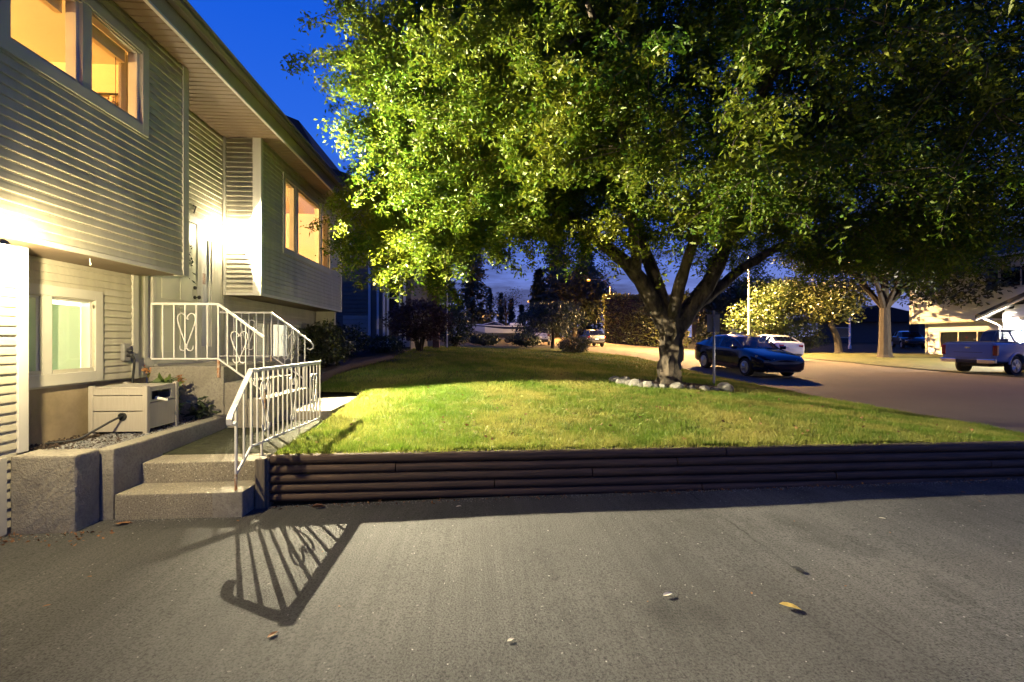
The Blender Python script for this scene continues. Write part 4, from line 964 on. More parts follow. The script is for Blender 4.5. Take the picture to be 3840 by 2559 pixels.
def place(root, x, y, yaw, z=None):
    c, s_ = math.cos(yaw), math.sin(yaw); f = 1.35; zf, zr = zt(x+f*c, y+f*s_), zt(x-f*c, y-f*s_); zl, zr2 = zt(x-.8*s_, y+.8*c), zt(x+.8*s_, y-.8*c)
    root.location = (x, y, (zf+zr)/2-.035); root.rotation_mode = 'ZYX'; root.rotation_mode = 'XYZ'
    root.rotation_euler = (Matrix.Rotation(yaw, 3, 'Z') @ Matrix.Rotation(-math.atan2(zf-zr, 2*f), 3, 'Y') @ Matrix.Rotation(math.atan2(zl-zr2, 1.6), 3, 'X')).to_euler()
SEDAN = [(2.31, .32, .60, .60, None, 0), (2.24, .24, .68, .76, None, 0), (1.98, .19, .77, .86, None, 0), (1.5, .18, .87, .885, None, 0), (1.0, .18, .95, .89, None, 0), (.28, .18, .965, .89, 1.385, .60), (-.32, .18, .97, .89, 1.45, .62), (-.40, .18, .972, .89, 1.45, .62), (-1.02, .18, .985, .89, 1.415, .61), (-1.10, .18, .99, .89, 1.405, .605), (-1.38, .19, 1.0, .885, 1.34, .57), (-1.90, .21, 1.03, .87, None, 0), (-2.16, .26, 1.01, .83, None, 0), (-2.28, .32, .92, .76, None, 0), (-2.32, .38, .62, .66, None, 0)]
SGL = [(4, (5, 6, 7)), (5, (5,)), (7, (5,)), (9, (5,)), (10, (6, 7))]
def sedan_details(r, paint, plate=True):
    for s in (-1, 1):
        MB().add([(2.27, s*.42, .60), (2.10, s*.74, .66), (1.88, s*.845, .74), (1.90, s*.83, .79), (2.14, s*.68, .735), (2.285, s*.42, .665)], [(0, 1, 2, 3, 4, 5)]).build('headlight', 'lens_clear', r)
        MB().add([(2.295, s*.40, .60), (2.12, s*.745, .66), (1.90, s*.862, .735), (1.92, s*.855, .785), (2.16, s*.70, .74), (2.305, s*.40, .67)], [(0, 1, 2, 3, 4, 5)]).build('headlight', 'lens_clear', r)
        MB().lathe((2.235, s*.60, .37), [(.05, -.01), (.05, .02)], 12, 'x').build('fog_light', 'lens_clear', r)
        MB().add([(-2.17, s*.80, .76), (-2.17, s*.80, .93), (-2.29, s*.68, .90), (-2.315, s*.42, .88), (-2.315, s*.42, .80), (-2.305, s*.66, .76)], [(0, 1, 2, 3, 4, 5)]).build('taillight', 'lens_red', r)
        MB().add([(-1.98, s*.872, .80), (-1.98, s*.872, .91), (-2.18, s*.815, .93), (-2.19, s*.82, .76)], [(0, 1, 2, 3)]).build('taillight', 'lens_red', r)
        MB().box(.80, .96, s*.90, s*1.06, .94, 1.07).build('mirror', paint, r, bevel=.03)
        for dx_ in (-.15, -.90): MB().box(dx_-.09, dx_+.09, s*.885, s*.915, .83, .85).build('door_handle', paint, r, bevel=.008)
        MB().tube([(1.0, s*.71, .985), (.62, s*.67, 1.20), (.28, s*.60, 1.315)], .025, 6).build('pillar', paint, r)
        MB().tube([(-1.90, s*.70, 1.06), (-1.38, s*.57, 1.27)], .035, 6).build('pillar', paint, r)
        for sx in (.05, -.85): MB().box(sx-.06, sx+.06, s*.38-.13, s*.38+.13, .75, 1.22).build('seat', 'paint_silver', r, bevel=.05)
    MB().box(2.235, 2.30, -.40, .40, .42, .58).build('grille', 'car_trim', r, bevel=.01); MB().box(2.20, 2.275, -.62, .62, .25, .38).build('bumper_grille', 'car_trim', r, bevel=.01)
    MB().box(-2.335, -2.20, -.60, .60, .28, .40).build('bumper', 'car_trim', r, bevel=.02)
    if plate: MB().box(-2.345, -2.325, -.16, .16, .66, .77).build('licence_plate', 'plate', r)
r, b = car('parked_sedan', 'dark blue sedan parked by the lawn behind the street sign', 'paint_blue', None, 0, SEDAN, (1.38, -1.32), glass_rows=SGL, group='parked cars')
sedan_details(r, 'paint_blue'); place(r, 10.3, 17.1, R(-87))
r, b = car('parked_sedan', 'white sedan with red taillights parked across the street from the blue car', 'paint_white', None, 0, SEDAN, (1.38, -1.32), glass_rows=SGL, group='parked cars')
sedan_details(r, 'paint_white'); place(r, 17.6, 26.6, R(86)); 
SUV = [(2.20, .42, .70, .66, None, 0), (2.12, .32, .84, .80, None, 0), (1.75, .28, .98, .90, None, 0), (1.05, .28, 1.08, .92, None, 0), (.45, .28, 1.09, .92, 1.60, .64), (-.25, .28, 1.10, .92, 1.68, .67), (-.33, .28, 1.10, .92, 1.68, .67), (-1.05, .28, 1.11, .92, 1.66, .66), (-1.13, .28, 1.11, .92, 1.655, .66), (-1.75, .30, 1.12, .91, 1.60, .63), (-2.05, .34, 1.10, .88, None, 0), (-2.18, .42, .80, .80, None, 0)]
UGL = [(3, (5, 6, 7)), (4, (5,)), (6, (5,)), (8, (5,)), (9, (6, 7))]
def suv_details(r, paint):
    for s in (-1, 1):
        MB().box(-2.15, -2.02, s*.70, s*.885, .86, 1.06).build('taillight', 'lens_red', r, bevel=.02); MB().box(2.02, 2.16, s*.48, s*.80, .72, .84).build('headlight', 'lens_clear', r, bevel=.02)
        MB().box(.78, .92, s*.93, s*1.10, 1.06, 1.20).build('mirror', paint, r, bevel=.03); MB().tube([(1.05, s*.73, 1.11), (.45, s*.64, 1.53)], .03, 6).build('pillar', paint, r)
    MB().box(-2.215, -2.13, -.80, .80, .40, .58).build('bumper', 'car_trim', r, bevel=.03); MB().box(-2.205, -2.16, -.16, .16, .70, .82).build('licence_plate', 'plate', r); MB().box(2.15, 2.215, -.5, .5, .5, .68).build('grille', 'car_trim', r, bevel=.02)
r, b = car('parked_suv', 'black sport utility vehicle parked down the street under the orange street lamp', 'paint_black', None, 0, SUV, (1.35, -1.35), wr=.36, glass_rows=UGL, group='parked cars')
suv_details(r, 'paint_black'); place(r, 11.3, 45.5, R(92))
r, b = car('parked_suv', 'pale car half hidden behind the dark weeping tree', 'paint_silver', None, 0, SUV, (1.35, -1.35), wr=.36, glass_rows=UGL, group='parked cars')
suv_details(r, 'paint_silver'); place(r, 6.2, 44, R(75))
r, b = car('parked_suv', 'dark vehicle with shiny bumper beside the dark tree trunk across the street', 'paint_black', None, 0, SUV, (1.35, -1.35), wr=.36, glass_rows=UGL, group='parked cars')
suv_details(r, 'paint_black'); place(r, 41.8, 41.5, R(-120))
TRK = [(2.92, .55, 1.0, .78, None, 0), (2.85, .48, 1.14, .90, None, 0), (2.3, .45, 1.22, .97, None, 0), (1.45, .45, 1.27, .985, None, 0), (.85, .45, 1.29, .985, 1.86, .70), (.15, .45, 1.30, .985, 1.93, .74), (.05, .45, 1.30, .985, 1.93, .74), (-.70, .45, 1.31, .985, 1.90, .73), (-.78, .45, 1.31, .985, 1.885, .72), (-.95, .45, 1.32, .985, None, 0), (-1.1, .45, 1.32, .985, None, 0), (-2.80, .50, 1.33, .975, None, 0), (-2.88, .55, 1.32, .95, None, 0)]
TGL = [(3, (5, 6, 7)), (4, (5,)), (6, (5,)), (8, (6, 7))]
r, b = car('pickup_truck', 'blue pickup truck with silver bumper standing in the driveway across the street', 'paint_truck', None, 0, TRK, (1.95, -1.75), wr=.40, track=.84, tail='truck', glass_rows=TGL)
MB().box(-2.935, -2.882, -.80, .80, .72, 1.30).build('tailgate', 'paint_truck', r, bevel=.02)
MB().box(-2.955, -2.93, -.10, .10, 1.10, 1.20).build('tailgate_badge', 'chrome', r, bevel=.01)
MB().box(-2.94, -2.93, -.5, .5, .93, .945).build('tailgate_groove', 'car_trim', r)
for s in (-1, 1):
    MB().box(-2.92, -2.80, s*.82, s*.965, .82, 1.24).build('taillight', 'lens_red', r, bevel=.02); MB().box(2.80, 2.90, s*.55, s*.86, .86, 1.06).build('headlight', 'lens_clear', r, bevel=.02)
    MB().box(1.18, 1.36, s*1.0, s*1.24, 1.28, 1.50).build('mirror', 'car_trim', r, bevel=.03); MB().tube([(1.45, s*.78, 1.30), (.85, s*.70, 1.79)], .035, 6).build('pillar', 'paint_truck', r)
    MB().box(-3.02, -2.90, s*.36, s*.96, .50, .68).build('bumper', 'chrome', r, bevel=.03)
    for wx in (1.95, -1.75):
        pts = [(wx+.50*math.cos(a), s*.985, .42+.50*math.sin(a)) for a in np.linspace(.1, math.pi-.1, 12)]; MB().tube(pts, .035, 6).build('wheel_arch', 'paint_truck', r)
MB().box(-3.0, -2.90, -.35, .35, .50, .64).build('bumper', 'car_trim', r, bevel=.02); MB().box(-2.5, 2.6, -.5, .5, .34, .46).build('chassis', 'car_trim', r)
MB().box(-2.75, -1.0, -.80, .80, 1.372, 1.385).build('bed_cover', 'car_trim', r)
place(r, 23.5, 18.3, R(10))

# ------------------------------------------------------------------ street furniture
sg = thing('street_sign', 'back of a traffic sign on a slim grey pole beside the blue car', 'sign', (5.90, 11.05, zt(5.9, 11.05)))
sx, sy_, sz = 5.90, 11.05, zt(5.9, 11.05)
MB().lathe((sx, sy_, sz-.1), [(.027, 0), (.027, 1.95), (.02, 1.96)], 10).build('pole', 'galv', sg, smooth=True)
MB().box(sx-.16, sx+.17, sy_+.030, sy_+.034, sz+1.32, sz+1.76).build('panel', 'sign_back', sg, bevel=.0015)
o = MB().box(-.14, .14, -.002, .002, 0, .10).build('name_blade', 'sign_back', sg); o.location = (.10, .06, 1.80); o.rotation_euler = (0, R(-32), R(40))
for zz in (1.42, 1.66): MB().box(sx-.04, sx+.04, sy_-.03, sy_+.029, sz+zz, sz+zz+.03).build('clamp', 'galv', sg)
def street_lamp(name, label, x, y, arm, h, bulb=True, lit='sodium', dy=0):
    z = zt(x, y); t = thing(name, label, 'street lamp', (x, y, z))
    MB().lathe((x, y, z-.1), [(.16, 0), (.16, .35), (.10, .40), (.06, h+.1)], 12).build('pole', 'lamp_pole', t, smooth=True)
    pts = [(x, y, z+h-.05), (x+arm*.12, y+dy*.12, z+h+.45), (x+arm*.4, y+dy*.4, z+h+.75), (x+arm*.75, y+dy*.75, z+h+.80), (x+arm, y+dy, z+h+.78)]
    MB().tube(polyline(pts, 4), .035, 8).build('arm', 'lamp_pole', t, smooth=True)
    hx, hy, hz = x+arm, y+dy, z+h+.78; sgn = 1 if arm > 0 else -1
    MB().box(hx-.05, hx+sgn*.5, hy-.11, hy+.11, hz+.01, hz+.13).build('head', 'lamp_pole', t, bevel=.03)
    cup(Vector((hx+sgn*.22, hy, hz)), Vector((0, 0, 1)), [(.19, -.22), (.24, -.08), (.20, .009), (.198, .009), (.235, -.08), (.187, -.22)]).build('bowl', 'sodium_bowl', t, smooth=True)
    MB().lathe((hx+sgn*.22, hy, hz), [(.10, -.165), (.10, -.155)], 16).build('lens', lit, t)
    return t
street_lamp('street_lamp', 'street lamp on a tall pale pole rising behind the blue car into the leaves', 20.6, 33.4, -2.3, 7.4, lit='warm_street')
street_lamp('street_lamp', 'orange glowing street lamp with curved arm above the tall hedge', 17.0, 58.0, -2.6, 7.1)
street_lamp('street_lamp', 'small distant orange street lamp left of the larger one', 13.6, 100.0, -2.4, 7.0)
t = thing('lamp_post', 'thin white post standing on the grass between the dark tree trunks', 'post', (36.2, 42.0, zt(36.2, 42)))
MB().lathe((36.2, 42.0, zt(36.2, 42)-.1), [(.14, 0), (.14, .3), (.09, .4), (.07, 6.5)], 10).build('pole', 'white_wall', t, smooth=True)
MB().lathe((36.2, 42.0, zt(36.2, 42)+6.4), [(.07, 0), (.16, .1), (.18, .4), (.05, .55)], 10).build('lantern', 'white_wall', t)

# ------------------------------------------------------------------ neighbouring houses
nb = thing('grey_house', 'dark grey sided house with white trim beyond the cream house', 'house', (-6, 18, 1.2))
w = wall_slab('front_wall', 'grey_wall', nb, 'y', 17.02, 17.2, -12, -2.5, .8, 7.4, [(-3.28, -2.92, 2.36, 3.8), (-5.9, -4.7, 4.6, 5.9)])
siding(w, 'y', 17.015, -6.6, -4.03, 1.5, 7.3, [(-4.9, -4.08, 1.5, 2.43)], h=.15, m='grey_wall')
box('side_wall', 'grey_wall', nb, -2.72, -2.5, 17.2, 25, .8, 7.0); box('base_trim', 'trim_white', nb, -5.0, -2.52, 16.97, 17.02, 1.28, 1.53)
siding(box('lower_panel', 'taupe_wall', nb, -4.93, -4.03, 16.985, 17.01, 1.53, 2.43), 'y', 16.984, -4.93, -4.03, 1.53, 2.43, h=.15, m='taupe_wall')
for (a0, a1) in ((-4.025, -3.945), (-3.72, -3.645), (-3.50, -3.42), (-3.36, -3.29), (-2.92, -2.84), (-2.76, -2.68)): box('corner_board', 'white_wall', nb, a0, a1, 16.955, 17.018, 1.40, 6.2)
box('dark_panel', 'grey_wall', nb, -3.944, -3.721, 16.99, 17.015, 1.3, 6.2); box('dark_panel', 'grey_wall', nb, -3.644, -3.501, 16.992, 17.015, 1.3, 6.2)
for (a0, a1, c0, c1) in ((-3.28, -2.92, 2.36, 3.8), (-5.9, -4.7, 4.6, 5.9)):
    wd_ = MB().box(a0-.07, a0, 16.96, 17.05, c0-.08, c1+.08).box(a1, a1+.07, 16.96, 17.05, c0-.08, c1+.08).box(a0, a1, 16.962, 17.05, c1, c1+.08).box(a0, a1, 16.94, 17.05, c0-.09, c0).build('window', 'trim_white', nb)
    box('pane', 'dark_pane', wd_, a0, a1, 17.03, 17.04, c0, c1); box('sash_bar', 'trim_white', wd_, a0, a1, 17.0, 17.045, (c0+c1)/2-.02, (c0+c1)/2+.02)
MB().prism([(-12.4, 6.9), (-9.6, 9.0), (-7.0, 9.55), (-6.35, 9.3), (-5.5, 7.75), (-2.1, 6.6), (-2.1, 6.45), (-5.6, 7.5), (-12.4, 6.75)], 'y', 16.6, 26).build('roof', 'roof_dark', nb)
MB().box(-9, -7.2, 20, 21, 8.8, 10.1).build('chimney', 'brick_wall', nb)
prf = MB().prism([(-2.9, 4.15), (-1.5, 4.15), (-1.5, 4.32), (-2.9, 4.5)], 'y', 20.4, 22.6).build('porch_roof', 'trim_white', nb)
box('porch_shingles', 'roof_dark', nb, -2.9, -1.45, 20.3, 22.7, 4.51, 4.56); box('porch_post', 'brick_wall', nb, -2.06, -1.78, 20.6, 20.9, 1.1, 4.15); box('downspout', 'white_wall', nb, -1.56, -1.50, 22.3, 22.36, 1.1, 4.2)
box('porch_wall', 'taupe_wall', nb, -2.9, -2.1, 22.6, 22.7, 1.0, 4.2)
bh = thing('blue_house', 'small blue-grey house far off between the grey house and the conifers', 'house', (-3, 58, 1.6))
w = wall_slab('wall', 'blue_wall', bh, 'y', 58.0, 58.2, -12, -3.3, 1.5, 8.0); MB().prism([(-12.5, 7.7), (-2.8, 7.7), (-6.5, 10.4)], 'y', 57.6, 66).build('roof', 'roof_dark', bh)
wd_ = box('window', 'trim_white', bh, -5.95, -3.5, 57.92, 57.99, 3.9, 6.3)
for k in range(3): box('pane', 'dark_pane', wd_, -5.85+k*.78, -5.15+k*.78, 57.90, 57.915, 4.1, 6.1)
# white house across the street
XH = 30.6; wh = thing('white_house', 'white sided house with attached garage across the street behind the pickup', 'house', (XH+3, 25, .5))
UWN = (21.5, 24.6, 4.65, 5.75); LWN = (25.2, 28.6, 1.05, 2.1)
w = wall_slab('upper_wall', 'white_wall', wh, 'x', XH+.02, XH+.2, 14, 30.2, 2.75, 6.4, [UWN])
def siding_w(parent, plane, a0, a1, z0, z1, holes, h=.2):
    off = root_loc(parent); key = ('xw', 'white_wall')
    if key not in BOARDS:
        me = unit_board('x'); me.materials.append(MATS['white_wall']); BOARDS[key] = me
    z = z0
    while z < z1-.01:
        segs = [(a0, a1)]
        for (b0, b1, c0, c1) in holes:
            if min(z+h, c1)-max(z, c0) > h*.5: segs = [q for s0, s1 in segs for q in ((s0, min(s1, b0)), (max(s0, b1), s1)) if q[1]-q[0] > .02]
        for s0, s1 in segs:
            o = bpy.data.objects.new('siding_board', BOARDS[key]); COL.objects.link(o); o.parent = parent; o.location = Vector((plane, s1, z))-off; o.rotation_euler = (0, 0, math.pi); o.scale = (2.2, s1-s0, min(h, z1-z)-.003)
        z += h
siding_w(w, XH, 14, 30.15, 2.78, 6.38, [UWN])
w = wall_slab('lower_wall', 'white_wall', wh, 'x', XH+.62, XH+.8, 14, 29.6, .2, 2.75, [LWN]); siding_w(w, XH+.6, 20, 29.55, .5, 2.74, [LWN])
box('side_wall', 'white_wall', wh, XH+.2, XH+9, 30.0, 30.2, 2.75, 6.4); box('side_wall', 'white_wall', wh, XH+.8, XH+9, 29.4, 29.6, .2, 2.75)
box('end_wall', 'white_wall', wh, XH+.2, XH+9, 14.0, 14.2, .2, 6.4); box('corner_board', 'trim_white', wh, XH-.04, XH+.05, 30.1, 30.24, 2.7, 6.42); box('corner_board', 'trim_white', wh, XH+.54, XH+.66, 29.5, 29.64, .4, 2.74); box('overhang', 'trim_white', wh, XH, XH+.9, 14, 30.2, 2.70, 2.752)
for (wn_, pl_) in ((UWN, XH), (LWN, XH+.6)):
    y0, y1, z0, z1 = wn_; o = MB().box(pl_-.05, pl_+.04, y0-.09, y0, z0-.09, z1+.09).box(pl_-.05, pl_+.04, y1, y1+.09, z0-.09, z1+.09).box(pl_-.05, pl_+.04, y0, y1, z1, z1+.09).box(pl_-.06, pl_+.04, y0, y1, z0-.09, z0).build('window', 'trim_white', wh)
    for k in range(3): box('pane', 'dark_pane', o, pl_+.0, pl_+.01, y0+(y1-y0)*k/3+.03, y0+(y1-y0)*(k+1)/3-.03, z0, z1)
    for k in (1, 2): box('mullion', 'trim_white', o, pl_-.03, pl_+.03, y0+(y1-y0)*k/3-.03, y0+(y1-y0)*k/3+.03, z0, z1)
for yy in (20.75, 24.7): box('shutter', 'car_trim', wh, XH-.05, XH-.02, yy, yy+.62, 4.55, 5.85)
MB().prism([(XH-.7, 6.35), (XH-.7, 6.5), (XH+5, 8.3), (XH+10.5, 6.5), (XH+10.5, 6.35)], 'y', 13.6, 30.9).build('roof', 'roof_dark', wh)
box('gutter', 'trim_white', wh, XH-.76, XH-.69, 13.6, 30.9, 6.36, 6.5)
GX = 28.0                                               # garage wing with its gable towards the street
w = wall_slab('garage_wall', 'white_wall', wh, 'x', GX+.02, GX+.2, 13.5, 22.4, .1, 3.0, [(15.2, 20.6, .1, 2.55)]); siding_w(w, GX, 13.5, 22.4, 2.6, 3.0, [])
gb = MB().prism([(13.5, 3.0), (22.4, 3.0), (17.9, 5.0)], 'x', GX+.02, GX+.2).build('garage_gable', 'white_wall', wh)
off = 3.0
while off < 4.9:
    hw = 4.4*(1-(off-3.0)/2.0); o = bpy.data.objects.new('siding_board', BOARDS[('xw', 'white_wall')]); COL.objects.link(o); o.parent = gb; o.location = Vector((GX, 17.9+hw, off))-wh.location; o.rotation_euler = (0, 0, math.pi); o.scale = (2.2, 2*hw-.05, .197); off += .2
for k in range(4):
    o = box('garage_door', 'white_wall', wh, GX+.06, GX+.10, 15.2, 20.6, .15+k*.6, .15+k*.6+.585, bevel=.008)
box('garage_header', 'trim_white', wh, GX-.05, GX+.04, 14.9, 21.9, 2.56, 2.74)
box('garage_side', 'white_wall', wh, GX+.2, XH+.7, 22.2, 22.4, .1, 3.0)
for s in (-1, 1):
    e0, e1 = (17.95, 5.12), (17.95+s*5.35, 2.75)
    MB().prism([(e0[0], e0[1]), (e1[0], e1[1]), (e1[0], e1[1]+.2), (e0[0], e0[1]+.22)], 'x', GX-.55, XH+.6).build('garage_roof', 'roof_dark', wh)
    MB().prism([(e0[0], e0[1]-.10), (e1[0], e1[1]-.10), (e1[0], e1[1]-.01), (e0[0], e0[1]-.01)], 'x', GX-.5, GX-.45).build('barge_board', 'trim_white', wh)
MB().tube([(GX-.3, 23.1, 2.74), (GX-.05, 22.7, 2.45), (GX-.05, 22.5, 2.3), (GX-.05, 22.48, .2)], .04, 6).build('downspout', 'white_wall', wh)
gl = thing('garage_lamp', 'bright white lamp on the garage wall above the pickup bed', 'wall lamp', (GX-.05, 21.4, 2.2))
MB().box(GX-.04, GX+.01, 21.33, 21.47, 2.1, 2.35).build('wall_plate', 'gutter', gl, bevel=.01); MB().lathe((GX-.16, 21.4, 2.3), [(.03, .0), (.10, .03), (.02, .10)], 10).build('cap', 'gutter', gl); MB().tube([(GX-.03, 21.4, 2.28), (GX-.16, 21.4, 2.32)], .012, 6).build('arm', 'gutter', gl)
MB().lathe((GX-.16, 21.4, 2.2), [(.01, -.06), (.05, -.03), (.055, .02), (.03, .06), (.028, .09)], 12).build('bulb', 'far_bulb', gl, smooth=True)
# house with a garage far behind the white car, and a low dark one between the trunks
fh = thing('far_garage_house', 'distant house with pale garage doors behind the white car', 'house', (36, 62, 1.2))
wall_slab('wall', 'blue_wall', fh, 'y', 60, 60.2, 29, 42, .8, 5.6); box('garage_door', 'white_wall', fh, 33.6, 38.0, 59.92, 59.99, 1.0, 3.3); MB().prism([(28.2, 5.4), (42.8, 5.4), (42.8, 5.7), (35.5, 8.4), (28.2, 5.7)], 'y', 59.4, 68).build('roof', 'roof_dark', fh); MB().prism([(32.6, 3.5), (40.0, 3.5), (40., 3.9), (32.6, 3.9)], 'y', 58.8, 60).build('porch_roof', 'roof_dark', fh)
box('brick_pier', 'brick_wall', fh, 31.2, 32.4, 59.8, 59.99, .8, 3.3)
wd_ = box('window', 'trim_white', fh, 29.8, 31.4, 59.9, 59.99, 4.0, 5.2)
for k in range(2): box('pane', 'dark_pane', wd_, 29.95+k*.75, 30.55+k*.75, 59.88, 59.895, 4.15, 5.05)
dh = thing('dark_house', 'low dark house seen between the tree trunks across the street', 'house', (52, 56, 1.2))
wall_slab('wall', 'blue_wall', dh, 'y', 56, 56.2, 44, 60, .8, 4.2); MB().prism([(43, 4.0), (61, 4.0), (61, 4.3), (52, 6.2), (43, 4.3)], 'y', 55.3, 62).build('roof', 'roof_dark', dh); wd_ = box('window', 'trim_white', dh, 46, 48.4, 55.92, 55.99, 1.9, 3.3); box('pane', 'dark_pane', wd_, 46.1, 48.3, 55.9, 55.91, 2.0, 3.2)

# ------------------------------------------------------------------ plants in the middle distance
def crown_pts(n, c, r, shell=.45, holes=.0, seed=0):
    out = []; c = np.array(c); r = np.array(r)
    while sum(len(o) for o in out) < n:
        d = rng.normal(size=(n, 3)); d /= np.linalg.norm(d, axis=1)[:, None]; q = d*(shell+(1-shell)*rng.random(n)**.5)[:, None]
        f = np.array([1+.32*mnoise.noise(Vector(v)*2.2+Vector((seed*7, 0, 0)))+.18*mnoise.noise(Vector(v)*5+Vector((0, seed*5, 0))) for v in d]); out.append(c+q*f[:, None]*r)
    return np.concatenate(out)[:n]
def bush(name, label, x, y, h, r, m='leaf_dark', n=3500, leaf=.10, cat='shrub', group=None, trunk=True, lift=0.):
    z = zt(x, y); t = thing(name, label, cat, (x, y, z), group); b = MB()
    for k in range(6):
        a = k*1.05; b.tube([(x+.04*math.cos(a), y+.04*math.sin(a), z-.05), (x+.3*r*math.cos(a), y+.3*r*math.sin(a), z+lift+h*.45), (x+.6*r*math.cos(a), y+.6*r*math.sin(a), z+lift+h*.8)], [.05*h*.5+.01, .03*h*.5, .008], 6)
    b.build('trunk' if trunk else 'stem', 'bark_dark', t)
    p = crown_pts(n, (x, y, z+lift+(h-lift)*.52), (r, r, (h-lift)*.5), seed=x+y); foliage('crown' if trunk else 'leaves', p, np.full(n, leaf), np.full(n, leaf*.5), m, t, .3); return t
bush('green_shrub', 'leafy dark green shrub at the corner of the cream house', -3.65, 11.0, 1.05, .62, 'leaf_hedge', 2200, .10, trunk=False)
bush('green_shrub', 'dark shrub in front of the grey house base', -3.9, 13.3, .95, .75, 'leaf_dark', 2000, .10, trunk=False)
bush('green_shrub', 'low dark shrub between the grey house and the red bush', -3.0, 14.6, .55, .7, 'leaf_dark', 1600, .09, trunk=False)
bush('red_bush', 'dark red rounded Japanese maple bush before the grey house', -2.0, 15.6, 1.75, 1.05, 'leaf_red', 6500, .10, trunk=True, lift=.35, cat='bush')
bush('green_shrub', 'dark green shrub left of the white boat', -1.3, 25, 2.2, 1.1, 'leaf_dark', 2500, .16, trunk=False)
bush('green_shrub', 'dark shrub below the bow of the white boat', .4, 33, .8, 1.2, 'leaf_dark', 2500, .16, trunk=False)
bush('green_shrub', 'dark shrub below the stern of the white boat', 3.4, 33, .9, 1.2, 'leaf_dark', 2500, .16, trunk=False)
bush('low_shrub', 'small rounded green shrub at the far street edge of the lawn', 4.9, 23.2, .85, .85, 'leaf_hedge', 2600, .12, trunk=False)
# weeping dark tree
def weeping(name, label, x, y, h, r, n=9000, m='leaf_dark'):
    z = zt(x, y); t = thing(name, label, 'tree', (x, y, z)); b = MB(); cen = []
    b.tube(polyline([(x, y, z-.1), (x+.05, y, z+h*.35), (x-.05, y, z+h*.7)], 4), [.14, .12, .11, .10, .10, .10, .09, .08, .08], 8)
    for k in range(60):
        a = random.uniform(0, 6.28); rr = r*random.uniform(.35, 1.05); tp = Vector((x+rr*.55*math.cos(a), y+rr*.55*math.sin(a), z+h*random.uniform(.88, 1.06))); e_ = Vector((x+rr*math.cos(a), y+rr*math.sin(a), z+h*random.uniform(.25, .75)))
        P = polyline([(x-.05, y, z+h*.68), tp, e_], 6); b.tube(P, [.03*(1-i/len(P))+.004 for i in range(len(P))], 4, cap=False)
        for _ in range(n//60):
            q = P[random.randrange(4, len(P))]; cen.append((q.x+random.gauss(0, .16), q.y+random.gauss(0, .16), q.z+random.gauss(0, .14)))
    b.build('trunk', 'bark_dark', t); foliage('crown', cen, np.full(len(cen), .18), np.full(len(cen), .07), m, t, 1.2)
weeping('weeping_tree', 'dark weeping ornamental tree in front of the parked black vehicle', 4.8, 29.5, 2.75, 2.5)
def conifer(name, label, x, y, h, r, n=5000, leaf=.5, m='leaf_conifer', base=.06, gap=.0, group=None, drop=.35):
    z = zt(np.clip(x, -70, 110), np.clip(y, -40, 110)); t = thing(name, label, 'tree', (x, y, z), group)
    b = MB().tube([(x, y, z-.2), (x, y, z+h*.5), (x, y, z+h)], [.025*h+.05, .014*h, .02], 7); cen = []; nw = int(h*2.0)
    per = max(4, n//(nw*9))
    for i in range(nw):
        f = base+(1-base)*(i+random.random()*.6)/nw; zz = z+h*f; rr = r*(1-f)**.85*random.uniform(.7, 1.12)+.15
        for k in range(9):
            a = random.uniform(0, 6.28); l = rr*random.uniform(.55, 1.1)
            e_ = Vector((x+l*math.cos(a), y+l*math.sin(a), zz-drop*l)); b.tube([(x, y, zz), e_], [.03, .01], 3, cap=False)
            for _ in range(per):
                s_ = random.random()**.7; cen.append((x+l*s_*math.cos(a)+random.gauss(0, .10*l), y+l*s_*math.sin(a)+random.gauss(0, .10*l), zz-drop*l*s_+random.gauss(0, .12)))
    b.build('trunk', 'bark_dark', t); foliage('crown', np.array(cen), np.full(len(cen), leaf), np.full(len(cen), leaf*.42), m, t, .6); return t
conifer('spruce_tree', 'tall open spruce right of the grey house roof', -5.0, 62, 16.5, 4.0, 4200, .7, drop=.15)
conifer('spruce_tree', 'tall open spruce standing left of the cloudy sky gap', -1.0, 66, 17.5, 4.4, 4200, .7, drop=.15)
conifer('fir_tree', 'big dark fir behind the orange street lamp', 13.0, 76, 21, 5.5, 7000, .8)
conifer('fir_tree', 'dark fir right of the orange street lamp', 19.0, 80, 19, 5.0, 6000, .8)
conifer('fir_tree', 'dark pointed fir left of the orange street lamp', 9.6, 72, 11, 3.6, 5000, .7)
for i, (x, y, h) in enumerate([(-1.5+i*1.9+random.uniform(-.4, .4), 84+random.uniform(-3, 3), random.uniform(6.0, 9.4)) for i in range(8)]):
    conifer('cedar_tree', 'pointed dark cedar, number %s from the left in the far row below the clouds' % ['one', 'two', 'three', 'four', 'five', 'six', 'seven', 'eight'][i], x, y, h, 1.5, 1600, .5, group='far row of cedars')
for (x, y, h, lab) in ((27.5, 52, 10.2, 'tall dark cypress seen between the forks of the big tree'), (32, 60, 9.0, 'dark cypress right of the tree fork')):
    conifer('cypress_tree', lab, x, y, h, 2.3, 6000, .45, base=.02)
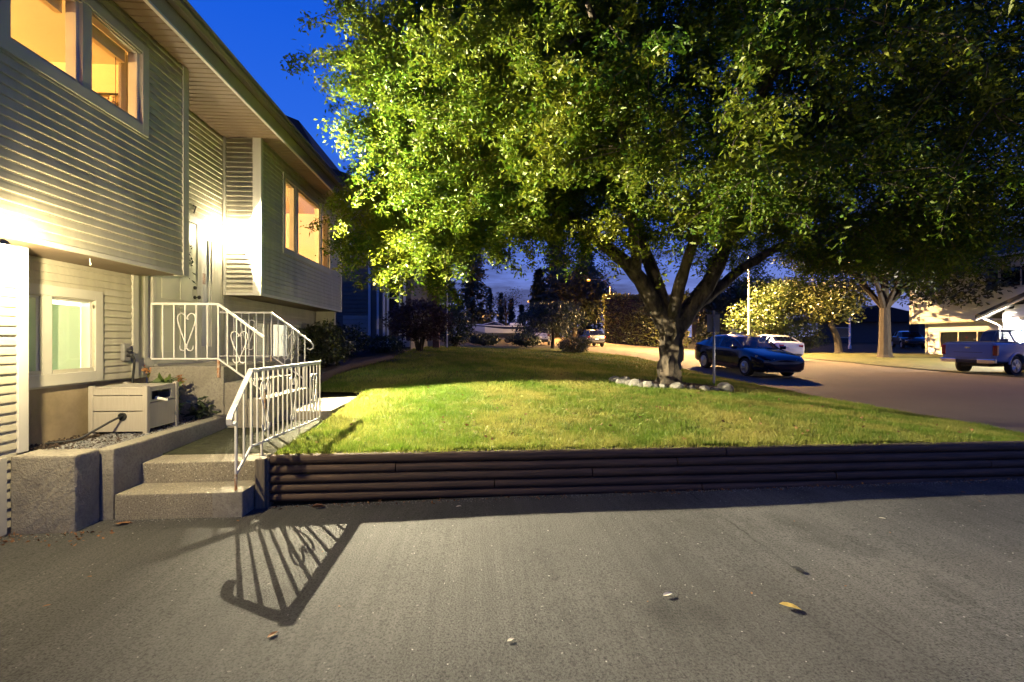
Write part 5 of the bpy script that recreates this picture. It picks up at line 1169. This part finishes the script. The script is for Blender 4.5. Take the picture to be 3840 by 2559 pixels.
def far_broadleaf(name, label, x, y, h, r, n, m, leaf=.3, trunk=(.25,), lean=0, rz=None, base=None):
    z = zt(np.clip(x, -70, 110), np.clip(y, -40, 110)); t = thing(name, label, 'tree', (x, y, z)); b = MB(); tr = trunk[0]
    bh_ = h*.42 if base is None else base
    b.tube(polyline([(x, y, z-.2), (x+lean*.3, y, z+bh_*.5), (x+lean, y, z+bh_), (x+lean*1.2, y, z+h*.8)], 4), [tr*1.5, tr*1.15, tr, tr*.95, tr*.9, tr*.88, tr*.85, tr*.8, tr*.7, tr*.6, tr*.5, tr*.4, tr*.3], 10)
    for k in range(7):
        a = k*.9; b.tube([(x+lean*.9, y, z+bh_*.85), (x+lean+.35*r*math.cos(a), y+.35*r*math.sin(a), z+bh_+.2*h), (x+lean+.7*r*math.cos(a), y+.7*r*math.sin(a), z+bh_+.32*h)], [tr*.5, tr*.3, .03], 6)
    b.build('trunk', 'bark_dark', t); rz = rz or (h-bh_)*.55
    parts = [crown_pts(n//7, (x+lean+random.uniform(-.55, .55)*r, y+random.uniform(-.5, .5)*r, z+h-rz+random.uniform(-.5, .35)*rz), (r*.62, r*.62, rz*.55), shell=.3, seed=x+k*3.3) for k in range(7)]
    cen = np.concatenate(parts); foliage('crown', cen, np.full(len(cen), leaf), np.full(len(cen), leaf*.5), m, t, .5); return t
far_broadleaf('bare_tree', 'thin leafed small tree in front of the cloudy sky', 4.2, 70, 8.5, 2.6, 700, 'leaf_dark', .3, (.14,))
far_broadleaf('broad_tree', 'broad dark tree mass above the orange street lamp', 15.0, 70, 13.5, 6.0, 9000, 'leaf_dark', .5, (.35,), base=3.0)
far_broadleaf('yellow_tree', 'yellow green tree lit by the street lamp behind the white car', 24.0, 36.0, 6.6, 3.2, 9000, 'leaf_yellow', .24, (.20,), base=1.8)
far_broadleaf('orchard_tree', 'dark leaning two-stemmed tree across the street', 27.6, 33.0, 7.0, 3.6, 9000, 'leaf_hedge', .26, (.24,), lean=-.8, base=2.6)
far_broadleaf('dark_tree', 'thick straight dark trunk with drooping crown before the white house', 26.2, 27.6, 9.5, 5.0, 15000, 'leaf_dark', .30, (.34,), base=3.6, rz=3.2)
far_broadleaf('street_tree', 'big dark leafy tree behind the white house', 45, 44, 14, 8, 8000, 'leaf_dark', .5, (.4,))
far_broadleaf('street_tree', 'dark tree mass right of the tall cypress', 33, 54, 10, 6, 7000, 'leaf_dark', .45, (.3,))
for (x, y, h, lab) in ((50, 8, 11, 'dark tree beyond the right end of the white house'), (58, -6, 12, 'dark tree far along the right side of the street'), (62, 20, 13, 'tall dark tree far behind the garage roof'), (44, -22, 10, 'dark tree down the street to the right')):
    far_broadleaf('street_tree', lab, x, y, h, 5.5, 4000, 'leaf_dark', .5, (.3,))
bush('green_shrub', 'dark hedge bush behind the white sedan boot', 27.5, 37.5, 2.6, 2.2, 'leaf_hedge', 4000, .2, trunk=False)
# tall clipped cedar hedge along the far street edge
def hedge(name, label, p0, p1, h0, h1, t_, n):
    p0 = Vector((*p0, 0)); p1 = Vector((*p1, 0)); d = (p1-p0).normalized(); nrm = Vector((-d.y, d.x, 0)); L = (p1-p0).length
    base = p0; t = thing(name, label, 'hedge', (p0.x, p0.y, zt(p0.x, p0.y))); core = MB(); k = int(L/1.2)
    for i in range(k):
        a = p0+d*(L*i/k); b = p0+d*(L*(i+1)/k); hh = h0+(h1-h0)*(i+.5)/k; z = zt(a.x, a.y); q = t_*.36
        core.add([tuple(a-nrm*q+Vector((0, 0, z-.2))), tuple(b-nrm*q+Vector((0, 0, z-.2))), tuple(b+nrm*q+Vector((0, 0, z-.2))), tuple(a+nrm*q+Vector((0, 0, z-.2))), tuple(a-nrm*q+Vector((0, 0, z+hh*.93))), tuple(b-nrm*q+Vector((0, 0, z+hh*.93))), tuple(b+nrm*q+Vector((0, 0, z+hh*.93))), tuple(a+nrm*q+Vector((0, 0, z+hh*.93)))], [(0,3,2,1),(4,5,6,7),(0,1,5,4),(1,2,6,5),(2,3,7,6),(3,0,4,7)])
    core.build('branches', 'bark_dark', t)
    s = rng.random(n); v = rng.random(n)**.9; side = rng.choice([-1, 1], n); hh = (h0+(h1-h0)*s); wv = np.array([mnoise.noise((a*L*.5, b*2.5, c)) for a, b, c in zip(s, v, side)]); off_ = side*(t_*.42+.22*wv)*(1-.25*v**4)
    top = rng.random(n) < .22; v[top] = .97+.05*rng.random(top.sum()); off_[top] = rng.uniform(-1, 1, top.sum())*t_*.4
    end = rng.random(n) < .12; s[end] = rng.choice([-.01, 1.0], end.sum()); off_[end] = rng.uniform(-1, 1, end.sum())*t_*.42
    x = p0.x+d.x*L*s+nrm.x*off_; y = p0.y+d.y*L*s+nrm.y*off_; z = ZT(x, y)+v*hh*(1+.05*wv)
    foliage('leaves', np.stack([x, y, z], 1), np.full(n, .34), np.full(n, .14), 'leaf_hedge', t, -.3)
hedge('cedar_hedge', 'tall clipped cedar hedge along the far side of the street', (15.9, 54.5), (20.0, 43.5), 5.6, 5.0, 2.0, 11000)

# white motor boat on its trailer
bt = thing('motor_boat', 'white motor boat with dark stripe parked on a trailer', 'boat', (1.6, 45, 1.5)); z0 = zt(1.6, 45)
def hull(sta, name, m, parent):
    b = MB(); n = len(sta[0][1]); 
    for (x, sec) in sta:
        for (a, c) in sec: b.v.append((x, 45+a, c))
    for i in range(len(sta)-1):
        for k in range(n-1): b.f.append((i*n+k, i*n+k+1, (i+1)*n+k+1, (i+1)*n+k))
    b.f.append(tuple(range(n))); b.f.append(tuple((len(sta)-1)*n+k for k in range(n)))
    return b.build(name, m, parent, smooth=False)
def sec(w_, zk, zc, zg): return [(-w_, zg), (-w_*.95, (zc+zg)/2), (-w_*.82, zc), (0, zk), (w_*.82, zc), (w_*.95, (zc+zg)/2), (w_, zg)]
q = z0+.55
hull([(4.35, sec(1.05, q, q+.45, q+1.1)), (2.5, sec(1.12, q, q+.42, q+1.12)), (.6, sec(1.08, q+.03, q+.45, q+1.2)), (-.6, sec(.72, q+.3, q+.7, q+1.3)), (-1.25, sec(.12, q+.95, q+1.1, q+1.36))], 'hull', 'gelcoat', bt)
hull([(4.36, [(-1.06, q+.80), (-1.075, q+1.0), (1.075, q+1.0), (1.06, q+.80)]), (2.5, [(-1.13, q+.82), (-1.145, q+1.02), (1.145, q+1.02), (1.13, q+.82)]), (.6, [(-1.09, q+1.02), (-1.095, q+1.12), (1.095, q+1.12), (1.09, q+1.02)]), (-.6, [(-.73, q+1.13), (-.735, q+1.21), (.735, q+1.21), (.73, q+1.13)])], 'stripe', 'gelcoat_navy', bt)
hull([(4.3, [(-1.0, q+1.11), (0, q+1.14), (1.0, q+1.11)]), (2.6, [(-1.1, q+1.13), (0, q+1.17), (1.1, q+1.13)]), (1.4, [(-1.05, q+1.16), (0, q+1.24), (1.05, q+1.16)]), (-.4, [(-.7, q+1.28), (0, q+1.36), (.7, q+1.28)]), (-1.2, [(-.1, q+1.36), (0, q+1.38), (.1, q+1.36)])], 'deck', 'gelcoat', bt)
MB().add([(.35, 44.45, q+1.24), (1.55, 44.1, q+1.52), (1.55, 45.9, q+1.52), (.35, 45.55, q+1.24), (2.5, 43.98, q+1.16), (2.5, 46.02, q+1.16)], [(0, 1, 2, 3), (0, 4, 1), (3, 2, 5)]).build('windshield', 'car_glass', bt)
for yy in (44.1, 45.9): MB().tube([(.35, 45+(yy-45)*.62, q+1.24), (1.55, yy, q+1.54), (2.5, 45+(yy-45)*1.13, q+1.16)], .025, 6).build('windshield_frame', 'gelcoat', bt)
MB().tube([(1.55, 44.08, q+1.54), (1.55, 45.92, q+1.54)], .045, 6).build('windshield_frame', 'gelcoat', bt); MB().box(3.0, 4.2, 44.3, 45.7, q+1.14, q+1.42).build('engine_cover', 'gelcoat', bt, bevel=.08)
MB().bar((4.3, 44.5, z0+.4), (-2.2, 45, z0+.45), .1).build('trailer_beam', 'galv', bt); MB().bar((4.3, 45.5, z0+.4), (-2.2, 45, z0+.45), .1).build('trailer_beam', 'galv', bt)
for s in (-1, 1): MB().lathe((2.9, 45+s*.95, z0+.32), [(.2, -.1), (.32, -.1), (.32, .1), (.2, .1)], 18, 'y').build('wheel', 'tyre', bt)

# ------------------------------------------------------------------ litter on the driveway
def dead_leaf(x, y, s_, rot, m, label, cat='leaf', grp=None, curl=.35):
    pts = [(-.5, 0), (-.32, .16), (-.1, .22), (.12, .18), (.32, .11), (.5, 0), (.32, -.13), (.1, -.2), (-.12, -.24), (-.34, -.15)]; vs = []
    for rr in (1.0, .55):
        for a, b in pts: vs.append((a*rr*s_, b*rr*s_, s_*curl*abs(b)*rr*1.2+.012*s_*math.sin(a*9)))
    vs.append((0, 0, .0)); n = len(pts); fs = [(k, (k+1) % n, n+(k+1) % n, n+k) for k in range(n)]+[(n+k, n+(k+1) % n, 2*n) for k in range(n)]
    o = MB().add(vs, fs).build('fallen_leaf', m, None); o.location = (x, y, float(ZD(x))+.011); o.rotation_euler = (random.uniform(-.15, .15), random.uniform(-.15, .15), rot); tag(o, label, cat, grp); return o
GRP = 'dry leaves fallen on the driveway'
dead_leaf(1.72, 2.40, .11, -.5, 'dry_leaf_yellow', 'large yellow curled leaf on the right of the driveway', grp=GRP); dead_leaf(1.10, 2.58, .07, .3, 'paper_scrap', 'pale crumpled leaf left of the big yellow one', grp=GRP); dead_leaf(2.04, 2.78, .09, 2.2, 'black_rubber', 'dark curled leaf beyond the big yellow one', grp=GRP)
dead_leaf(-1.05, 2.41, .06, 1.0, 'dry_leaf', 'dark leaf beside the railing shadow corner', grp=GRP); dead_leaf(.16, 2.26, .045, .5, 'paper_scrap', 'small pale leaf at the middle bottom of the driveway', grp=GRP); dead_leaf(-2.35, 3.07, .05, .2, 'black_rubber', 'small black leaf on the left part of the driveway', grp=GRP)
dead_leaf(-1.45, 4.24, .12, .4, 'dry_leaf', 'crumpled brown leaf against the left end of the log wall', grp=GRP, curl=.9); dead_leaf(-.18, 4.13, .05, .1, 'paper_scrap', 'tiny white scrap in the shadow of the log wall', grp=GRP); dead_leaf(-2.95, 4.02, .12, .3, 'dry_leaf', 'rusty leaf at the foot of the bottom step', grp=GRP); dead_leaf(3.3, 3.5, .05, 2.5, 'paper_scrap', 'small straw-coloured leaf on the far right of the driveway', grp=GRP); dead_leaf(4.6, 4.0, .07, .2, 'dry_leaf', 'brown leaf near the wall at the right of the driveway', grp=GRP)
for k in range(26): dead_leaf(random.uniform(-3.2, 5.0), random.uniform(1.7, 4.2), random.uniform(.015, .04), random.uniform(0, 6), random.choice(['dry_leaf', 'black_rubber', 'dry_leaf']), 'tiny dark leaf fragment scattered on the driveway asphalt', grp='tiny leaf crumbs on the driveway')
lt = MB(); n = 260; x = np.concatenate([rng.uniform(-1.9, 6, 200), rng.uniform(-3.7, -2.9, 60)]); y = np.concatenate([4.33-np.abs(rng.normal(0, .05, 200)), 4.0-np.abs(rng.normal(0, .12, 60))]); y[200:] -= .12
v, f = leaf_arrays(np.stack([x, y, ZD(x)+.012], 1), .035, .018, 0.); v[:, 2] = np.maximum(v[:, 2], .004+ZD(v[:, 0])); o = fast_mesh('leaf_litter', v, f, 'dry_leaf', kind='stuff'); tag(o, 'line of dry leaf litter along the foot of the log wall', 'leaf litter')
n = 1500; x = np.concatenate([rng.uniform(-1.9, 6.2, 1000), rng.uniform(-3.6, -1.9, 200), rng.uniform(-3.5, 5.5, 300)]); y = np.concatenate([4.325-np.abs(rng.normal(0, .045, 1000)), np.concatenate([3.86-np.abs(rng.normal(0, .06, 60)), 4.10-np.abs(rng.normal(0, .05, 140))]), rng.uniform(1.3, 4.2, 300)])
x[1000:1060] = rng.uniform(-3.7, -3.2, 60); x[1060:1200] = rng.uniform(-3.1, -2.0, 140)
g = pebble_mesh(n, np.stack([x, y, ZD(x)+.010], 1), .0055, 'driveway_grit', 'gravel'); tag(g, 'fine grit and chips gathered along the foot of the log wall', 'grit')
# log edging of the bed beside the lawn
eb = thing('bed_edging', 'dark timber edging between the lawn and the flower bed', 'edging', (-3, 10, .7))
E_ = [(-2.95, 8.6), (-3.0, 9.4), (-2.98, 10.6), (-2.72, 11.8), (-2.4, 12.8)]
for a, b in zip(E_[:-1], E_[1:]):
    za, zb_ = zt(*a)+.05, zt(*b)+.05; MB().tube([(a[0], a[1], za), ((a[0]+b[0])/2, (a[1]+b[1])/2, (za+zb_)/2), (b[0], b[1], zb_)], .085, 8).build('timber', 'log', eb, smooth=True)
